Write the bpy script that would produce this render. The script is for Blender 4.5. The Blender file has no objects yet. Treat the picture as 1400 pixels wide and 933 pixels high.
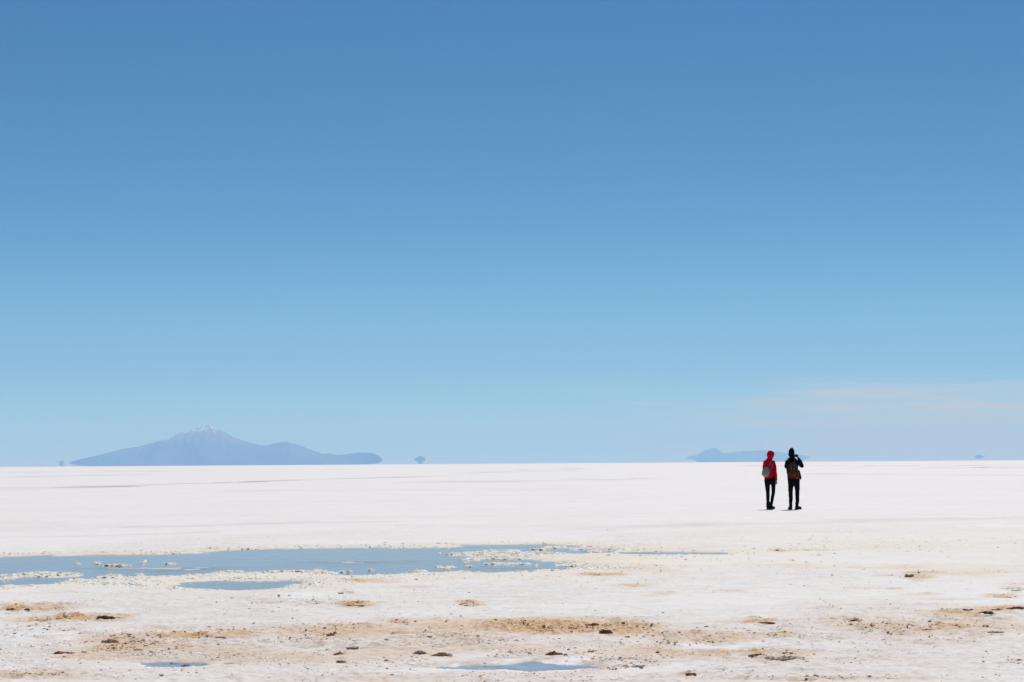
import bpy, bmesh, math, random
import numpy as np
from mathutils import Vector, Matrix

random.seed(7)
rng = np.random.default_rng(11)
scn = bpy.context.scene
COL = scn.collection
R = math.radians

# ------------------------------------------------------------------ camera
CAM_H = 1.35
LENS, SENSOR = 80.0, 36.0
PW, PH = 1400.0, 933.0
F = PW * LENS / SENSOR                       # focal length in photo pixels
PITCH, ROLL = 3.080, -0.375
cam_data = bpy.data.cameras.new("camera")
cam = bpy.data.objects.new("camera", cam_data)
COL.objects.link(cam)
cam_data.lens = LENS
cam_data.sensor_width = SENSOR
cam_data.clip_start = 0.1
cam_data.clip_end = 400000.0
CM = Matrix.Rotation(R(90 + PITCH), 3, 'X') @ Matrix.Rotation(R(ROLL), 3, 'Z')
cam.matrix_world = Matrix.Translation((0, 0, CAM_H)) @ CM.to_4x4()
scn.camera = cam
CMN = np.array(CM)


def project(x, y, z):
    """world -> photo pixel"""
    p = np.stack([x, y, z - CAM_H], -1) @ CMN
    d = np.maximum(-p[..., 2], 1e-6)
    return PW / 2 + F * p[..., 0] / d, PH / 2 - F * p[..., 1] / d


def ray(px, py):
    v = np.array([(px - PW / 2) / F, -(py - PH / 2) / F, -1.0])
    return CMN @ v


def at(px, py, z=0.0):
    """point of the ground seen at a pixel of the photo"""
    d = ray(px, py)
    t = (z - CAM_H) / d[2]
    return np.array([d[0] * t, d[1] * t])


def far(px, py, dist):
    """point of a far object: x, z at the depth dist"""
    d = ray(px, py)
    t = dist / d[1]
    return d[0] * t, CAM_H + d[2] * t


# ------------------------------------------------------------------ noise
def _hash(ix, iy, seed):
    h = (ix.astype(np.int64) * 374761393 + iy.astype(np.int64) * 668265263 + seed * 1442695041) & 0xFFFFFFFF
    h = ((h ^ (h >> 13)) * 1274126177) & 0xFFFFFFFF
    h = (h ^ (h >> 16)) & 0xFFFFFFFF
    return h.astype(np.float64) / 4294967295.0


def vnoise(x, y, seed=0):
    ix, iy = np.floor(x), np.floor(y)
    fx, fy = x - ix, y - iy
    fx = fx * fx * fx * (fx * (fx * 6 - 15) + 10)
    fy = fy * fy * fy * (fy * (fy * 6 - 15) + 10)
    a, b = _hash(ix, iy, seed), _hash(ix + 1, iy, seed)
    c, d = _hash(ix, iy + 1, seed), _hash(ix + 1, iy + 1, seed)
    return (a + (b - a) * fx) * (1 - fy) + (c + (d - c) * fx) * fy     # 0..1


def fbm(x, y, seed=0, octv=4, gain=0.5):
    s, a, t = 0.0, 1.0, 0.0
    for k in range(octv):
        s = s + a * vnoise(x + 17.3 * k, y - 9.1 * k, seed + k)
        t += a
        a *= gain
        x, y = (x * 0.8 - y * 0.6) * 2.03, (x * 0.6 + y * 0.8) * 2.03
    return s / t


def sstep(a, b, x):
    t = np.clip((x - a) / (b - a), 0, 1)
    return t * t * (3 - 2 * t)


# ------------------------------------------------------------------ node helpers
def new_mat(name):
    m = bpy.data.materials.new(name)
    m.use_nodes = True
    nt = m.node_tree
    b = nt.nodes['Principled BSDF']
    return m, nt, b


def node(nt, typ, **kw):
    n = nt.nodes.new(typ)
    for k, v in kw.items():
        setattr(n, k, v)
    return n


def link(nt, a, b):
    nt.links.new(a, b)


def mathn(nt, op, a, b=None, clamp=False):
    n = node(nt, 'ShaderNodeMath', operation=op, use_clamp=clamp)
    for i, v in enumerate((a, b)):
        if v is None:
            continue
        if isinstance(v, (int, float)):
            n.inputs[i].default_value = v
        else:
            link(nt, v, n.inputs[i])
    return n.outputs[0]


def noise_tex(nt, vec, scale, detail=4, rough=0.55, dist=0.0):
    n = node(nt, 'ShaderNodeTexNoise')
    n.inputs['Scale'].default_value = scale
    n.inputs['Detail'].default_value = detail
    n.inputs['Roughness'].default_value = rough
    n.inputs['Distortion'].default_value = dist
    link(nt, vec, n.inputs['Vector'])
    return n.outputs['Fac']


def mixc(nt, fac, a, b, mode='MIX'):
    n = node(nt, 'ShaderNodeMix', data_type='RGBA', blend_type=mode)
    for i, v in ((0, fac), (6, a), (7, b)):
        if isinstance(v, (int, float)):
            n.inputs[i].default_value = v
        elif isinstance(v, tuple):
            n.inputs[i].default_value = (*v, 1) if len(v) == 3 else v
        else:
            link(nt, v, n.inputs[i])
    return n.outputs[2]


def maprange(nt, v, a, b, c=0.0, d=1.0, smooth=False):
    n = node(nt, 'ShaderNodeMapRange')
    if smooth:
        n.interpolation_type = 'SMOOTHSTEP'
    link(nt, v, n.inputs[0])
    for i, q in enumerate((a, b, c, d)):
        n.inputs[1 + i].default_value = q
    return n.outputs[0]


def tag(o, label=None, cat=None, group=None, kind=None):
    if label:
        o['label'] = label
    if cat:
        o['category'] = cat
    if group:
        o['group'] = group
    if kind:
        o['kind'] = kind
    return o


def np_mesh(name, verts, faces, mat, parent=None, smooth=True, attrs=None):
    """faces: (n,3) or (n,4) array"""
    me = bpy.data.meshes.new(name)
    n, k = len(faces), faces.shape[1]
    me.vertices.add(len(verts))
    me.vertices.foreach_set('co', np.ascontiguousarray(verts, np.float32).ravel())
    me.loops.add(n * k)
    me.loops.foreach_set('vertex_index', np.ascontiguousarray(faces, np.int32).ravel())
    me.polygons.add(n)
    me.polygons.foreach_set('loop_start', np.arange(n, dtype=np.int32) * k)
    me.polygons.foreach_set('loop_total', np.full(n, k, np.int32))
    me.polygons.foreach_set('use_smooth', np.full(n, smooth))
    me.update(calc_edges=True)
    for an, arr in (attrs or {}).items():
        a = me.attributes.new(an, 'FLOAT_COLOR', 'POINT')
        c = np.ones((len(verts), 4), np.float32)
        c[:, :arr.shape[1]] = arr
        a.data.foreach_set('color', c.ravel())
    me.materials.append(mat)
    o = bpy.data.objects.new(name, me)
    COL.objects.link(o)
    if parent:
        o.parent = parent
    return o


# ------------------------------------------------------------------ layout read off the photo, as places on the ground
def poly_world(pts):
    return np.array([at(px, py) for px, py in pts])


POOLS = {
    'lagoon': [(-90, 765), (0, 761), (60, 758.5), (140, 757.5), (200, 757), (260, 755.5), (310, 750.5), (400, 748.6), (480, 747.6),
               (560, 748), (600, 747.2), (625, 745), (660, 744), (700, 743.2), (750, 743), (800, 745), (836, 749.5), (850, 752.5), (832, 755.5),
               (770, 757), (720, 757.5), (690, 761), (730, 764), (770, 767), (795, 771.5), (802, 774.5), (790, 777.5), (740, 779.2),
               (700, 781), (675, 782), (640, 779.5), (610, 782), (560, 784), (500, 785.5), (460, 786), (440, 784.5), (400, 781.5),
               (330, 783), (290, 783.5), (240, 787), (190, 789), (150, 788.5), (110, 792), (75, 797), (20, 800.5), (0, 802), (-90, 808)],
    'small': [(228, 797.5), (245, 795), (300, 792.5), (350, 792), (410, 792), (428, 792.6), (420, 797), (395, 801), (365, 805), (330, 806.5),
              (285, 805.5), (245, 803), (228, 800)],
    'channel': [(858, 754), (900, 753.6), (980, 754), (992, 755.5), (980, 757.2), (900, 757), (858, 756.5)],
    'rill': [(1065, 752), (1082, 752), (1082, 753.6), (1065, 753.6)],
    'seep': [(190, 903), (230, 901.5), (285, 902), (292, 904.5), (275, 907), (235, 909), (200, 908)],
    'seep_b': [(300, 902.5), (330, 901.5), (338, 904), (305, 906)],
    'mirror': [(640, 906), (690, 904.5), (715, 902.5), (730, 900), (752, 902), (775, 904.5), (797, 905), (796, 909), (775, 911.5), (745, 912.5), (730, 914.5),
               (700, 911), (640, 911.5), (600, 909.5), (605, 907.5), (650, 907)],
    'film': [(45, 888), (65, 886.5), (70, 889), (55, 890.5)],
}
POOLS_W = {k: poly_world(v) for k, v in POOLS.items()}
WATER_Z = -0.012


def poly_sd(x, y, P):
    """signed distance to polygon, positive inside"""
    d2 = np.full(x.shape, 1e12)
    inside = np.zeros(x.shape, bool)
    for i in range(len(P)):
        ax, ay = P[i]
        bx, by = P[(i + 1) % len(P)]
        ex, ey = bx - ax, by - ay
        t = np.clip(((x - ax) * ex + (y - ay) * ey) / (ex * ex + ey * ey + 1e-12), 0, 1)
        d2 = np.minimum(d2, (x - ax - t * ex) ** 2 + (y - ay - t * ey) ** 2)
        if ay != by:
            c = ((ay > y) != (by > y)) & (x < (bx - ax) * (y - ay) / (by - ay) + ax)
            inside ^= c
    return np.where(inside, 1, -1) * np.sqrt(d2)


POOL_EDGE = {'lagoon': (.95, .36), 'small': (.36, .26), 'channel': (.15, .06), 'mirror': (.30, .24)}


def pool_sd(x, y, n1=0, n2=0):
    out = np.full(x.shape, -5.0)
    for k, P in POOLS_W.items():
        m = 4.0
        sel = (x > P[:, 0].min() - m) & (x < P[:, 0].max() + m) & (y > P[:, 1].min() - m) & (y < P[:, 1].max() + m)
        if not sel.any():
            continue
        a, b = POOL_EDGE.get(k, (.14, .12))
        e = n1[sel] * a * np.clip(y[sel] / 28, .25, 1.1) + n2[sel] * b if np.ndim(n1) else 0
        bonus = {'seep': .10, 'seep_b': .08, 'film': .07, 'mirror': .14, 'channel': .17}.get(k, 0)
        out[sel] = np.maximum(out[sel], poly_sd(x[sel], y[sel], P) + e + bonus)
    return out


# salt shoals standing out of the lagoon: px, py, half width px, half height px
SHOALS = [(20, 787, 14, 2.0), (66, 785, 38, 3.0), (5, 791, 10, 1.6), (109, 769, 4, 1.2), (135, 769, 4, 1.4), (160, 772.5, 18, 0.5), (235, 770, 7, .6),
          (198, 769, 2, 2), (155, 787, 10, 1.2), (190, 786, 5, 1.5),
          (318, 781, 16, 0.9), (350, 785, 40, 3.0), (405, 783, 40, 3.5),
          (626, 757, 11, 1.8), (660, 755.3, 22, 1.2), (675, 752, 12, 0.9), (701, 752.3, 9, 1.2), (720, 758, 62, 3.2), (690, 762, 26, 2.2),
          (645, 764, 12, 1.6), (668, 770, 4, 0.9), (693, 770.3, 20, 1.1), (713, 770.2, 12, 0.9), (612, 775, 8, 1.2), (596, 774.4, 3, 0.8), (570, 781, 12, 1.5),
          (742, 750.3, 14, 1.2), (760, 747.3, 12, 1.2), (785, 750, 8, 1.0), (800, 748, 12, 1.4), (815, 752, 14, 1.4), (835, 750, 16, 2.0),
          (635, 769, 3, .7), (603, 755, 2, .7), (470, 781, 8, .7), (505, 778.5, 4, .6), (430, 779, 5, .7), (640, 774, 4, .8), (735, 772, 3, .8), (790, 772, 14, 1.4)]
# mud only just under the water
MUDBARS = [(200, 778, 90, 2.2, 1.0), (140, 779, 60, 2.0, .6), (270, 776, 60, 1.6, .6), (470, 768, 60, 1.3, .7), (560, 765, 45, 1.0, .8), (700, 775, 60, 2.5, .45), (640, 777, 60, 2, .3)]
# ochre stains
STAINS = [(760, 858, 140, 13, 1.0), (850, 862, 70, 10, .9), (640, 858, 130, 12, .6), (480, 866, 130, 9, .7), (600, 866, 120, 12, .4),
          (45, 849, 55, 4.5, .9), (115, 845, 60, 4, .95), (10, 833, 30, 2.5, 1.0), (62, 832, 40, 3, .6), (170, 843, 26, 2, .6), (265, 872, 70, 3.5, .95), (330, 869, 50, 5, .7),
          (150, 882, 100, 14, .55), (60, 893, 90, 5, .65), (120, 898, 70, 6, .5), (30, 928, 80, 8, .5), (400, 903, 70, 8, .6), (255, 907, 40, 5, .7),
          (485, 827, 34, 2.2, .9), (638, 825.6, 26, 2.2, .75), (565, 804, 40, 2.5, .5), (505, 795, 40, 2.5, .65), (825, 787, 34, 2.6, 1.0), (860, 803, 30, 2, .6),
          (920, 812, 26, 2, .55), (1005, 810, 20, 2, .55), (900, 815, 20, 2, .4), (870, 778, 40, 5, .4),
          (945, 872, 70, 9, .45), (990, 874, 60, 6, .65), (1040, 850, 55, 2.6, .95), (1060, 893, 70, 6, .75), (1060, 870, 30, 2, .8), (900, 893, 160, 12, .5),
          (1000, 893, 90, 8, .5), (1215, 846, 50, 3, .7), (1215, 857, 90, 8, .55), (1300, 858, 50, 5, .9), (1330, 835, 70, 6, .75), (1385, 832, 40, 5, .8),
          (1290, 862, 160, 14, .45), (1160, 848, 60, 5, .5), (1248, 791, 24, 2.6, .5), (1210, 788, 22, 1.6, .75), (1270, 784, 26, 1.2, .7), (1180, 803, 40, 1.6, .5), (1215, 804, 20, 1.2, .6),
          (1250, 813, 30, 2, .45), (1360, 816, 26, 1.8, .8), (1290, 819, 50, 1.8, .45), (1400, 800, 30, 2, .55), (1320, 783, 80, 5, .3), (1200, 775, 120, 4, .35),
          (1290, 882, 60, 2.5, .5), (1100, 930, 120, 6, .5), (1250, 929, 60, 6, .55), (1180, 905, 70, 4, .35), (1395, 904, 20, 3, .6), (560, 930, 200, 8, .3), (730, 917, 90, 4, .45),
          (1063, 752.3, 8, 1.2, .9), (1110, 752, 40, 1, .5), (1015, 752, 25, 1, .45), (700, 885, 120, 6, .35), (545, 893, 130, 14, .35), (195, 864, 70, 8, .25), (290, 895, 100, 12, .35),
          (800, 915, 120, 12, .3), (1225, 745, 150, 8, .12), (900, 784, 60, 4, .25)]
# pale yellow crusted ground round the water
CREAM = [(620, 788, 260, 8, .6), (330, 789, 260, 10, .85), (200, 795, 200, 10, .7), (850, 764, 100, 14, .9), (940, 770, 160, 14, .5), (1030, 772, 180, 12, .5), (1150, 752, 200, 14, .45),
         (1250, 737, 260, 16, .4), (1330, 776, 160, 14, .4), (150, 757, 200, 3, .6), (600, 746, 260, 3.5, .7), (850, 748, 80, 5, .8), (430, 800, 60, 12, .6),
         (1060, 734, 160, 10, .25), (1180, 772, 160, 8, .35)]
# bright clean salt rims
BRIGHT = [(700, 906, 130, 13, 1.4), (810, 900, 60, 13, .9), (560, 908, 60, 10, .6), (990, 883, 80, 8, .8), (60, 875, 70, 10, .8), (40, 862, 60, 8, .5), (140, 865, 70, 7, .5), (420, 818, 70, 6, .7), (1340, 870, 120, 5, .7),
          (870, 912, 80, 14, .6), (235, 905, 80, 8, .45), (1110, 883, 100, 8, .25)]
# grey-brown, dirty, crumbly crust
DIRTY = [(700, 900, 1000, 60, .42), (350, 878, 420, 34, .5), (1180, 866, 420, 26, .45), (170, 885, 150, 20, .9), (60, 868, 100, 20, .7), (300, 890, 120, 22, .7), (440, 880, 120, 24, .7), (600, 878, 140, 20, .75), (700, 892, 100, 8, .9), (780, 860, 130, 12, .9), (860, 858, 60, 12, .9),
         (950, 885, 110, 24, .75), (1050, 890, 90, 10, .8), (840, 905, 120, 20, .8), (1240, 862, 130, 14, .8), (1340, 845, 80, 14, .85), (1300, 870, 140, 12, .45), (110, 847, 90, 6, .9), (50, 833, 70, 8, .8),
         (1100, 928, 180, 8, .8), (60, 925, 120, 12, .7), (540, 905, 130, 16, .7), (1000, 925, 200, 12, .5), (860, 930, 120, 8, .6), (760, 920, 120, 6, .6), (640, 916, 60, 5, .5), (400, 822, 120, 12, .5), (345, 845, 120, 20, .3), (230, 830, 220, 20, .25), (1190, 835, 160, 14, .4),
         (1240, 788, 40, 5, .25), (1060, 800, 300, 20, .12), (870, 838, 160, 14, .15), (1250, 905, 200, 24, .22), (600, 815, 220, 20, .14)]
# faint marks far out: px0, py0, px1, py1, half height px, strength
TRACKS = [(-120, 671, 60, 668, 2.2, .55), (-120, 668, 120, 666.5, 1.0, .45), (60, 667.2, 200, 663.6, 1.4, .8), (150, 664.3, 320, 659.6, .8, 1.0), (320, 659.6, 420, 656.2, .7, .7), (420, 656.2, 640, 650, .7, .35),
          (640, 647, 800, 643, .8, .4), (700, 642.8, 800, 640.5, .5, .35), (0, 653, 200, 649, .7, .25), (0, 646, 300, 644, .8, .2), (1000, 637, 1400, 636.8, .5, .35), (1330, 639, 1420, 638.5, .5, .45), (1150, 640, 1420, 640, .5, .25),
          (1100, 648, 1420, 650, 1.0, .25), (560, 660, 900, 655, 1.6, .2), (150, 722, 560, 712, 1.4, .2), (0, 735, 300, 728, 1.5, .18), (900, 720, 1420, 708, 3.0, .17), (700, 727, 1000, 716, 2.5, .13), (300, 672, 800, 668, 1.6, .14)]


G = 'clods of mud and broken crust on the salt'
CL = [
    ('mud_clod', 1243, 788.5, 13, 7, 'mud', 'brown lump of dried mud standing alone on clean white salt, right of the people', 1, 2),
    ('mud_clod', 1254.5, 788, 9, 3, 'mud', 'low thin brown fragment just right of the lone mud lump', 2, 2),
    ('mud_clod', 1062, 753, 8, 2.4, 'rust', 'small red-brown clod lying on the salt below the two people', 3, 1),
    ('mud_clod', 22, 828, 5, 6, 'grey', 'small upright grey clod behind the orange streak at the left edge', 4, 1),
    ('mud_clod', 14, 834, 11, 3.5, 'rust', 'rusty flat clod in the orange streak at the left edge', 5, 3),
    ('mud_clod', 37, 834, 7, 4.5, 'black', 'dark round clod at the right end of the left edge orange streak', 6, 2),
    ('crust_ridge', 143, 845.5, 20, 6, 'black', 'dark ragged crust ridge at the right end of the long orange streak, front left', 7, 4),
    ('crust_ridge', 156, 845.6, 10, 2, 'rust', 'flat rusty tail running right from the dark ragged crust ridge', 8, 3),
    ('mud_clod', 122, 846, 7, 3.5, 'mud', 'small brown clod just left of the dark ragged crust ridge', 9, 2),
    ('crust_ridge', 85, 844.5, 12, 4, 'grey', 'crumbly grey-brown crust along the top of the long orange streak', 10, 4),
    ('crust_ridge', 150, 878, 22, 7, 'mud', 'loose heap of brown crust on dirty salt left of the narrow seep', 11, 5),
    ('crust_ridge', 88, 894, 26, 5, 'rust', 'rust-brown ridge of crust beside the tiny film of water, front left', 12, 5),
    ('mud_clod', 231, 889, 5, 5.5, 'mud', 'small pointed brown clod behind the narrow blue seep', 13, 1),
    ('mud_clod', 190, 890, 12, 5, 'grey', 'grey crust clod left of the pointed clod behind the seep', 14, 3),
    ('mud_clod', 238, 908, 10, 4.5, 'mud', 'brown clod poking up at the middle of the narrow blue seep', 15, 2),
    ('mud_clod', 254, 911, 11, 5, 'mud', 'brown clod on the near shore of the narrow blue seep', 16, 3),
    ('crust_ridge', 302, 873, 14, 5.5, 'mud', 'brown crust clod at the right end of the thin ochre band above the seep', 17, 3),
    ('mud_clod', 463, 896, 14, 6, 'mud', 'rounded brown clod on beige crust left of the front puddle', 18, 3),
    ('mud_clod', 466, 905.5, 13, 4, 'mud', 'low brown clod just in front of the rounded brown clod', 19, 3),
    ('crust_ridge', 482, 886, 16, 4.5, 'grey', 'grey-brown crust ridge just behind the rounded brown clod', 20, 4),
    ('crust_ridge', 574, 893, 18, 5, 'grey', 'greyish crust ridge on the far side of the white salt rim', 21, 4),
    ('crust_ridge', 605, 896, 26, 6, 'mud', 'long crumbly brown ridge along the left end of the white salt rim', 22, 5),
    ('crust_ridge', 757, 895.5, 22, 6.5, 'rust', 'dark rusty ridge of crust just behind the small front puddle', 23, 4),
    ('mud_clod', 773, 896.5, 6, 6, 'mud', 'small dark clod at the right end of the rusty ridge behind the puddle', 24, 2),
    ('crust_ridge', 757, 858.6, 26, 4, 'rust', 'dark red strip of broken crust in the ochre patch, left of its black hole', 25, 5),
    ('crust_ridge', 782, 860, 14, 3, 'rust', 'shorter red-brown strip of crust in the middle of the ochre patch', 26, 3),
    ('crust_ridge', 812, 855.5, 14, 6, 'rust', 'orange-brown clod at the back of the ochre patch, above its black clod', 27, 3),
    ('crust_ridge', 828, 865.5, 16, 6, 'black', 'nearly black ragged clod in the ochre patch behind the front puddle', 28, 4),
    ('mud_clod', 726, 859.5, 6, 4, 'rust', 'small orange-brown clod left of the dark red strip', 29, 1),
    ('mud_clod', 843, 849, 13, 3.5, 'mud', 'thin brown crust at the far right edge of the ochre patch', 30, 3),
    ('mud_clod', 808, 891, 8, 4.5, 'grey', 'grey-brown clod right of the front puddle on pinkish crust', 31, 2),
    ('mud_clod', 840, 916, 7, 5, 'mud', 'brown clod standing alone on white salt right of the front puddle', 32, 2),
    ('mud_clod', 873, 912, 16, 5, 'grey', 'grey-brown crust mound right of the lone clod by the puddle', 33, 3),
    ('mud_clod', 945, 923, 14, 4.5, 'rust', 'reddish brown clod near the bottom edge, right of the front puddle', 34, 3),
    ('crust_ridge', 978, 875.5, 30, 5, 'beige', 'rust-speckled beige ridge above the bright salt, right of the ochre patch', 35, 5),
    ('crust_ridge', 1036, 896.5, 24, 5.5, 'rust', 'rusty crust ridge left of the brown mound, front right', 36, 5),
    ('mud_clod', 1074, 895, 9, 8, 'mud', 'brown knob on top of the tan mound, front right', 37, 2),
    ('mud_mound', 1074, 902, 54, 9, 'beige', 'low tan mound with gritty sides, front right', 38, 3),
    ('mud_clod', 1060, 870, 18, 3, 'mud', 'thin brown crust streak between the small orange streak and the tan mound', 39, 4),
    ('mud_clod', 1168, 849.5, 13, 3.5, 'mud', 'low brown clod at the left end of the rightmost stained band', 40, 3),
    ('crust_ridge', 1294, 858, 15, 4, 'black', 'flat dark clod in the ochre band, below the long dark ridge at right', 41, 3),
    ('crust_ridge', 1323, 836.5, 18, 5.5, 'mud', 'brown arched crust at the left end of the long dark ridge', 42, 4),
    ('crust_ridge', 1347, 839, 20, 6.5, 'black', 'blackish broken crust in the middle of the long dark ridge', 43, 4),
    ('crust_ridge', 1364, 835, 18, 5, 'mud', 'brown clods joining the two blackish parts of the long ridge', 44, 4),
    ('crust_ridge', 1390, 833, 26, 5.5, 'black', 'blackish broken crust at the right edge of the photo', 45, 5),
    ('crust_ridge', 1389, 807.6, 13, 2.2, 'grey', 'thin grey flake on clean salt above the right edge ridge', 46, 2),
    ('crust_ridge', 1362, 865, 22, 4, 'grey', 'grey crumbly crust below the ochre band at the right edge', 47, 5),
    ('mud_clod', 484, 828.4, 24, 2.6, 'rust', 'thin red-brown streak of crust in front of the small dark pool', 48, 4),
    ('mud_clod', 432, 827.2, 18, 2.8, 'grey', 'thin grey crust left of the red-brown streak before the small pool', 49, 4),
    ('mud_clod', 466, 811.8, 8, 3, 'grey', 'small grey clod right of the small dark pool', 50, 2),
    ('mud_clod', 638, 826.5, 18, 3, 'rust', 'small rusty streak alone on clean salt below the lagoon', 51, 3),
    ('mud_clod', 452, 870, 14, 5.5, 'mud', 'brown crust clod on the ochre band left of the ochre patch', 52, 3),
    ('mud_clod', 538, 868.5, 14, 4, 'grey', 'flat grey clod at the right part of the long ochre band', 53, 3),
    ('mud_clod', 555, 855.5, 13, 3, 'rust', 'small orange-brown streak left of the large ochre patch', 54, 3),
    ('mud_clod', 1036, 845.5, 9, 3.5, 'grey', 'small grey-brown clod just above the orange streak right of centre', 55, 2),
    ('mud_clod', 1048, 851.8, 22, 2.6, 'rust', 'thin rusty crust inside the small orange streak right of centre', 56, 4),
    ('mud_clod', 1395, 905.5, 16, 4, 'grey', 'low grey-brown clod at the lower right edge', 57, 3),
]
for (nm, px, py, w, h, mt, lb, sd_, pc) in CL:
    DIRTY.append((px, py, w * 1.1 + 3, h * .55 + 2, .8))
    if mt in ('rust', 'mud', 'black'):
        STAINS.append((px, py, w * 1.0 + 3, h * .35 + 1.2, .75))


def blobs(px, py, lst, warp=None):
    out = np.zeros(px.shape)
    for (cx, cy, rx, ry, s) in lst:
        sel = (np.abs(px - cx) < rx * 1.7) & (np.abs(py - cy) < ry * 1.7 + 3)
        if not sel.any():
            continue
        dx, dy = (px[sel] - cx) / rx, (py[sel] - cy) / ry
        v = np.clip(1.35 - np.sqrt(dx * dx + dy * dy), 0, 1) * s
        out[sel] = np.maximum(out[sel], v)
    return out


def masks(x, y):
    """everything that is known about the ground at world x, y"""
    px, py = project(x, y, np.zeros_like(x))
    wx = (fbm(x * 1.1, y * .9, 3, 4) - .5)
    wy = (fbm(x * .8 + 40, y * 1.3, 5, 4) - .5)
    foc = np.clip(26.0 / np.maximum(y, 8), 0.15, 2.0)
    qx, qy = px + wx * 46 * foc, py + wy * 7 * foc * foc + 0.0
    n1 = fbm(x * 3.2, y * 2.6, 9, 5, .6)
    n2 = fbm(x * 14, y * 11, 21, 4, .6)
    n3 = fbm(x * .35, y * .22, 31, 4)
    near = sstep(75, 30, y)
    stain = blobs(qx, qy, STAINS)
    cream = blobs(qx, qy, CREAM)
    bright = blobs(qx, qy, BRIGHT)
    dirty = blobs(qx, qy, DIRTY)
    stain = stain * sstep(.22, .62, n1 + .25 * stain) * (.55 + .9 * n2)
    cream = np.clip(cream * (.35 + 1.1 * n1), 0, 1)
    bright = bright * sstep(.3, .6, n1)
    # ground away from what the picture shows still has patches of its own
    off = sstep(1430, 1560, px) + sstep(-30, -160, px) + sstep(940, 990, py)
    off = np.clip(off, 0, 1) * sstep(60, 30, y)
    stain = np.maximum(stain, off * sstep(.55, .75, n3) * n1)
    dirty = np.maximum(dirty, off * sstep(.5, .7, n3))
    dirty = np.maximum(dirty, .16 * near * sstep(.4, .65, n3))
    tr = np.zeros_like(x)
    for (x0, y0, x1, y1, hh, s) in TRACKS:
        t = np.clip((px - x0) / (x1 - x0), -.1, 1.1)
        e = np.clip(1.3 - np.abs(py - (y0 + (y1 - y0) * t) + (n3 - .5) * hh * 2) / hh, 0, 1)
        fade = sstep(-.1, .15, t) * sstep(1.1, .85, t)
        tr = np.maximum(tr, e * fade * s)
    tr = tr * (.25 + 1.3 * sstep(.3, .7, fbm(x * .12, y * .03, 61, 4)))
    # pools
    sd = pool_sd(x, y, fbm(x * 2.2, y * 1.7, 44, 4, .6) - .5, n2 - .5)
    sh = np.zeros_like(x)
    for (cx, cy, rx, ry) in SHOALS:
        sel = (np.abs(px - cx) < rx * 2 + 20) & (np.abs(py - cy) < ry * 2 + 4)
        if sel.any():
            dx, dy = (px[sel] - cx + wx[sel] * 14) / rx, (py[sel] - cy + wy[sel] * 2.0) / ry
            sh[sel] = np.maximum(sh[sel], np.clip(1.5 - np.sqrt(dx * dx + dy * dy), 0, 1))
    sh = sh * sstep(.36, .56, fbm(x * 6, y * 3.6, 71, 4, .65))
    mud = blobs(px + wx * 30, py + wy * 4, MUDBARS) * sstep(.25, .6, fbm(x * 1.5, y * 2.2, 77, 4))
    return dict(px=px, py=py, stain=np.clip(stain, 0, 1), cream=cream, bright=np.clip(bright, 0, 1), dirty=np.clip(dirty, 0, 1), track=np.clip(tr, 0, 1),
                sd=sd, shoal=np.clip(sh, 0, 1), mud=mud, n1=n1, n2=n2, n3=n3, near=near)


def height(x, y, M=None):
    M = M or masks(x, y)
    det = sstep(110, 40, y)
    far_ = sstep(400, 60, y)
    sd = M['sd']
    away = sstep(.4, -1.2, sd)
    h = (M['n3'] - .5) * .035 * det * (.25 + .75 * away) + .006 * det
    rough = 1.25 * np.clip(M['dirty'] + .5 * M['stain'], 0, 1.2)
    rough = rough * (.25 + .75 * sstep(.15, -.55, sd))
    h = h + (M['n2'] - .5) * (.005 + .017 * rough) * det
    h = h + (fbm(x * 9, y * 16, 201, 4, .65) - .5) * (.008 + .016 * rough) * det
    rid = 1 - np.abs(fbm(x * 2.1, y * 1.6, 90, 4, .55) * 2 - 1)
    h = h + sstep(.86, .99, rid) * (.005 + .014 * rough) * det
    h = h + (M['n1'] - .5) * .012 * rough * det
    h = h + (fbm(x * .05, y * .02, 15, 3) - .5) * .05 * far_ * sstep(45, 120, y)
    # gentle banks
    h = np.where(sd > -1.2, np.minimum(h, WATER_Z + .005 + .028 * np.maximum(0, -sd) + .006 * M['n2']), h)
    # basins
    inn = sstep(-.10, .55, sd)
    basin = -.05 * inn - .014 * sstep(-.25, .12, sd)
    bed = basin + .085 * np.clip(M['mud'] * (.40 + 1.3 * fbm(x * 3, y * 1.6, 79, 4, .6)), 0, .58) * inn + .010 * (M['n1'] - .5)
    h = h * (1 - sstep(-.3, .15, sd)) + (bed + .004) * sstep(-.3, .15, sd)
    h = np.maximum(h, np.where(M['shoal'] > .08, WATER_Z + .002 + .015 * M['shoal'] * (.5 + M['n2']) * sstep(0, .5, M['shoal']), h) * (sd > -.2) + h * (sd <= -.2))
    return h


def ground_z(x, y):
    return float(height(np.array([float(x)]), np.array([float(y)]))[0])


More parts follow.
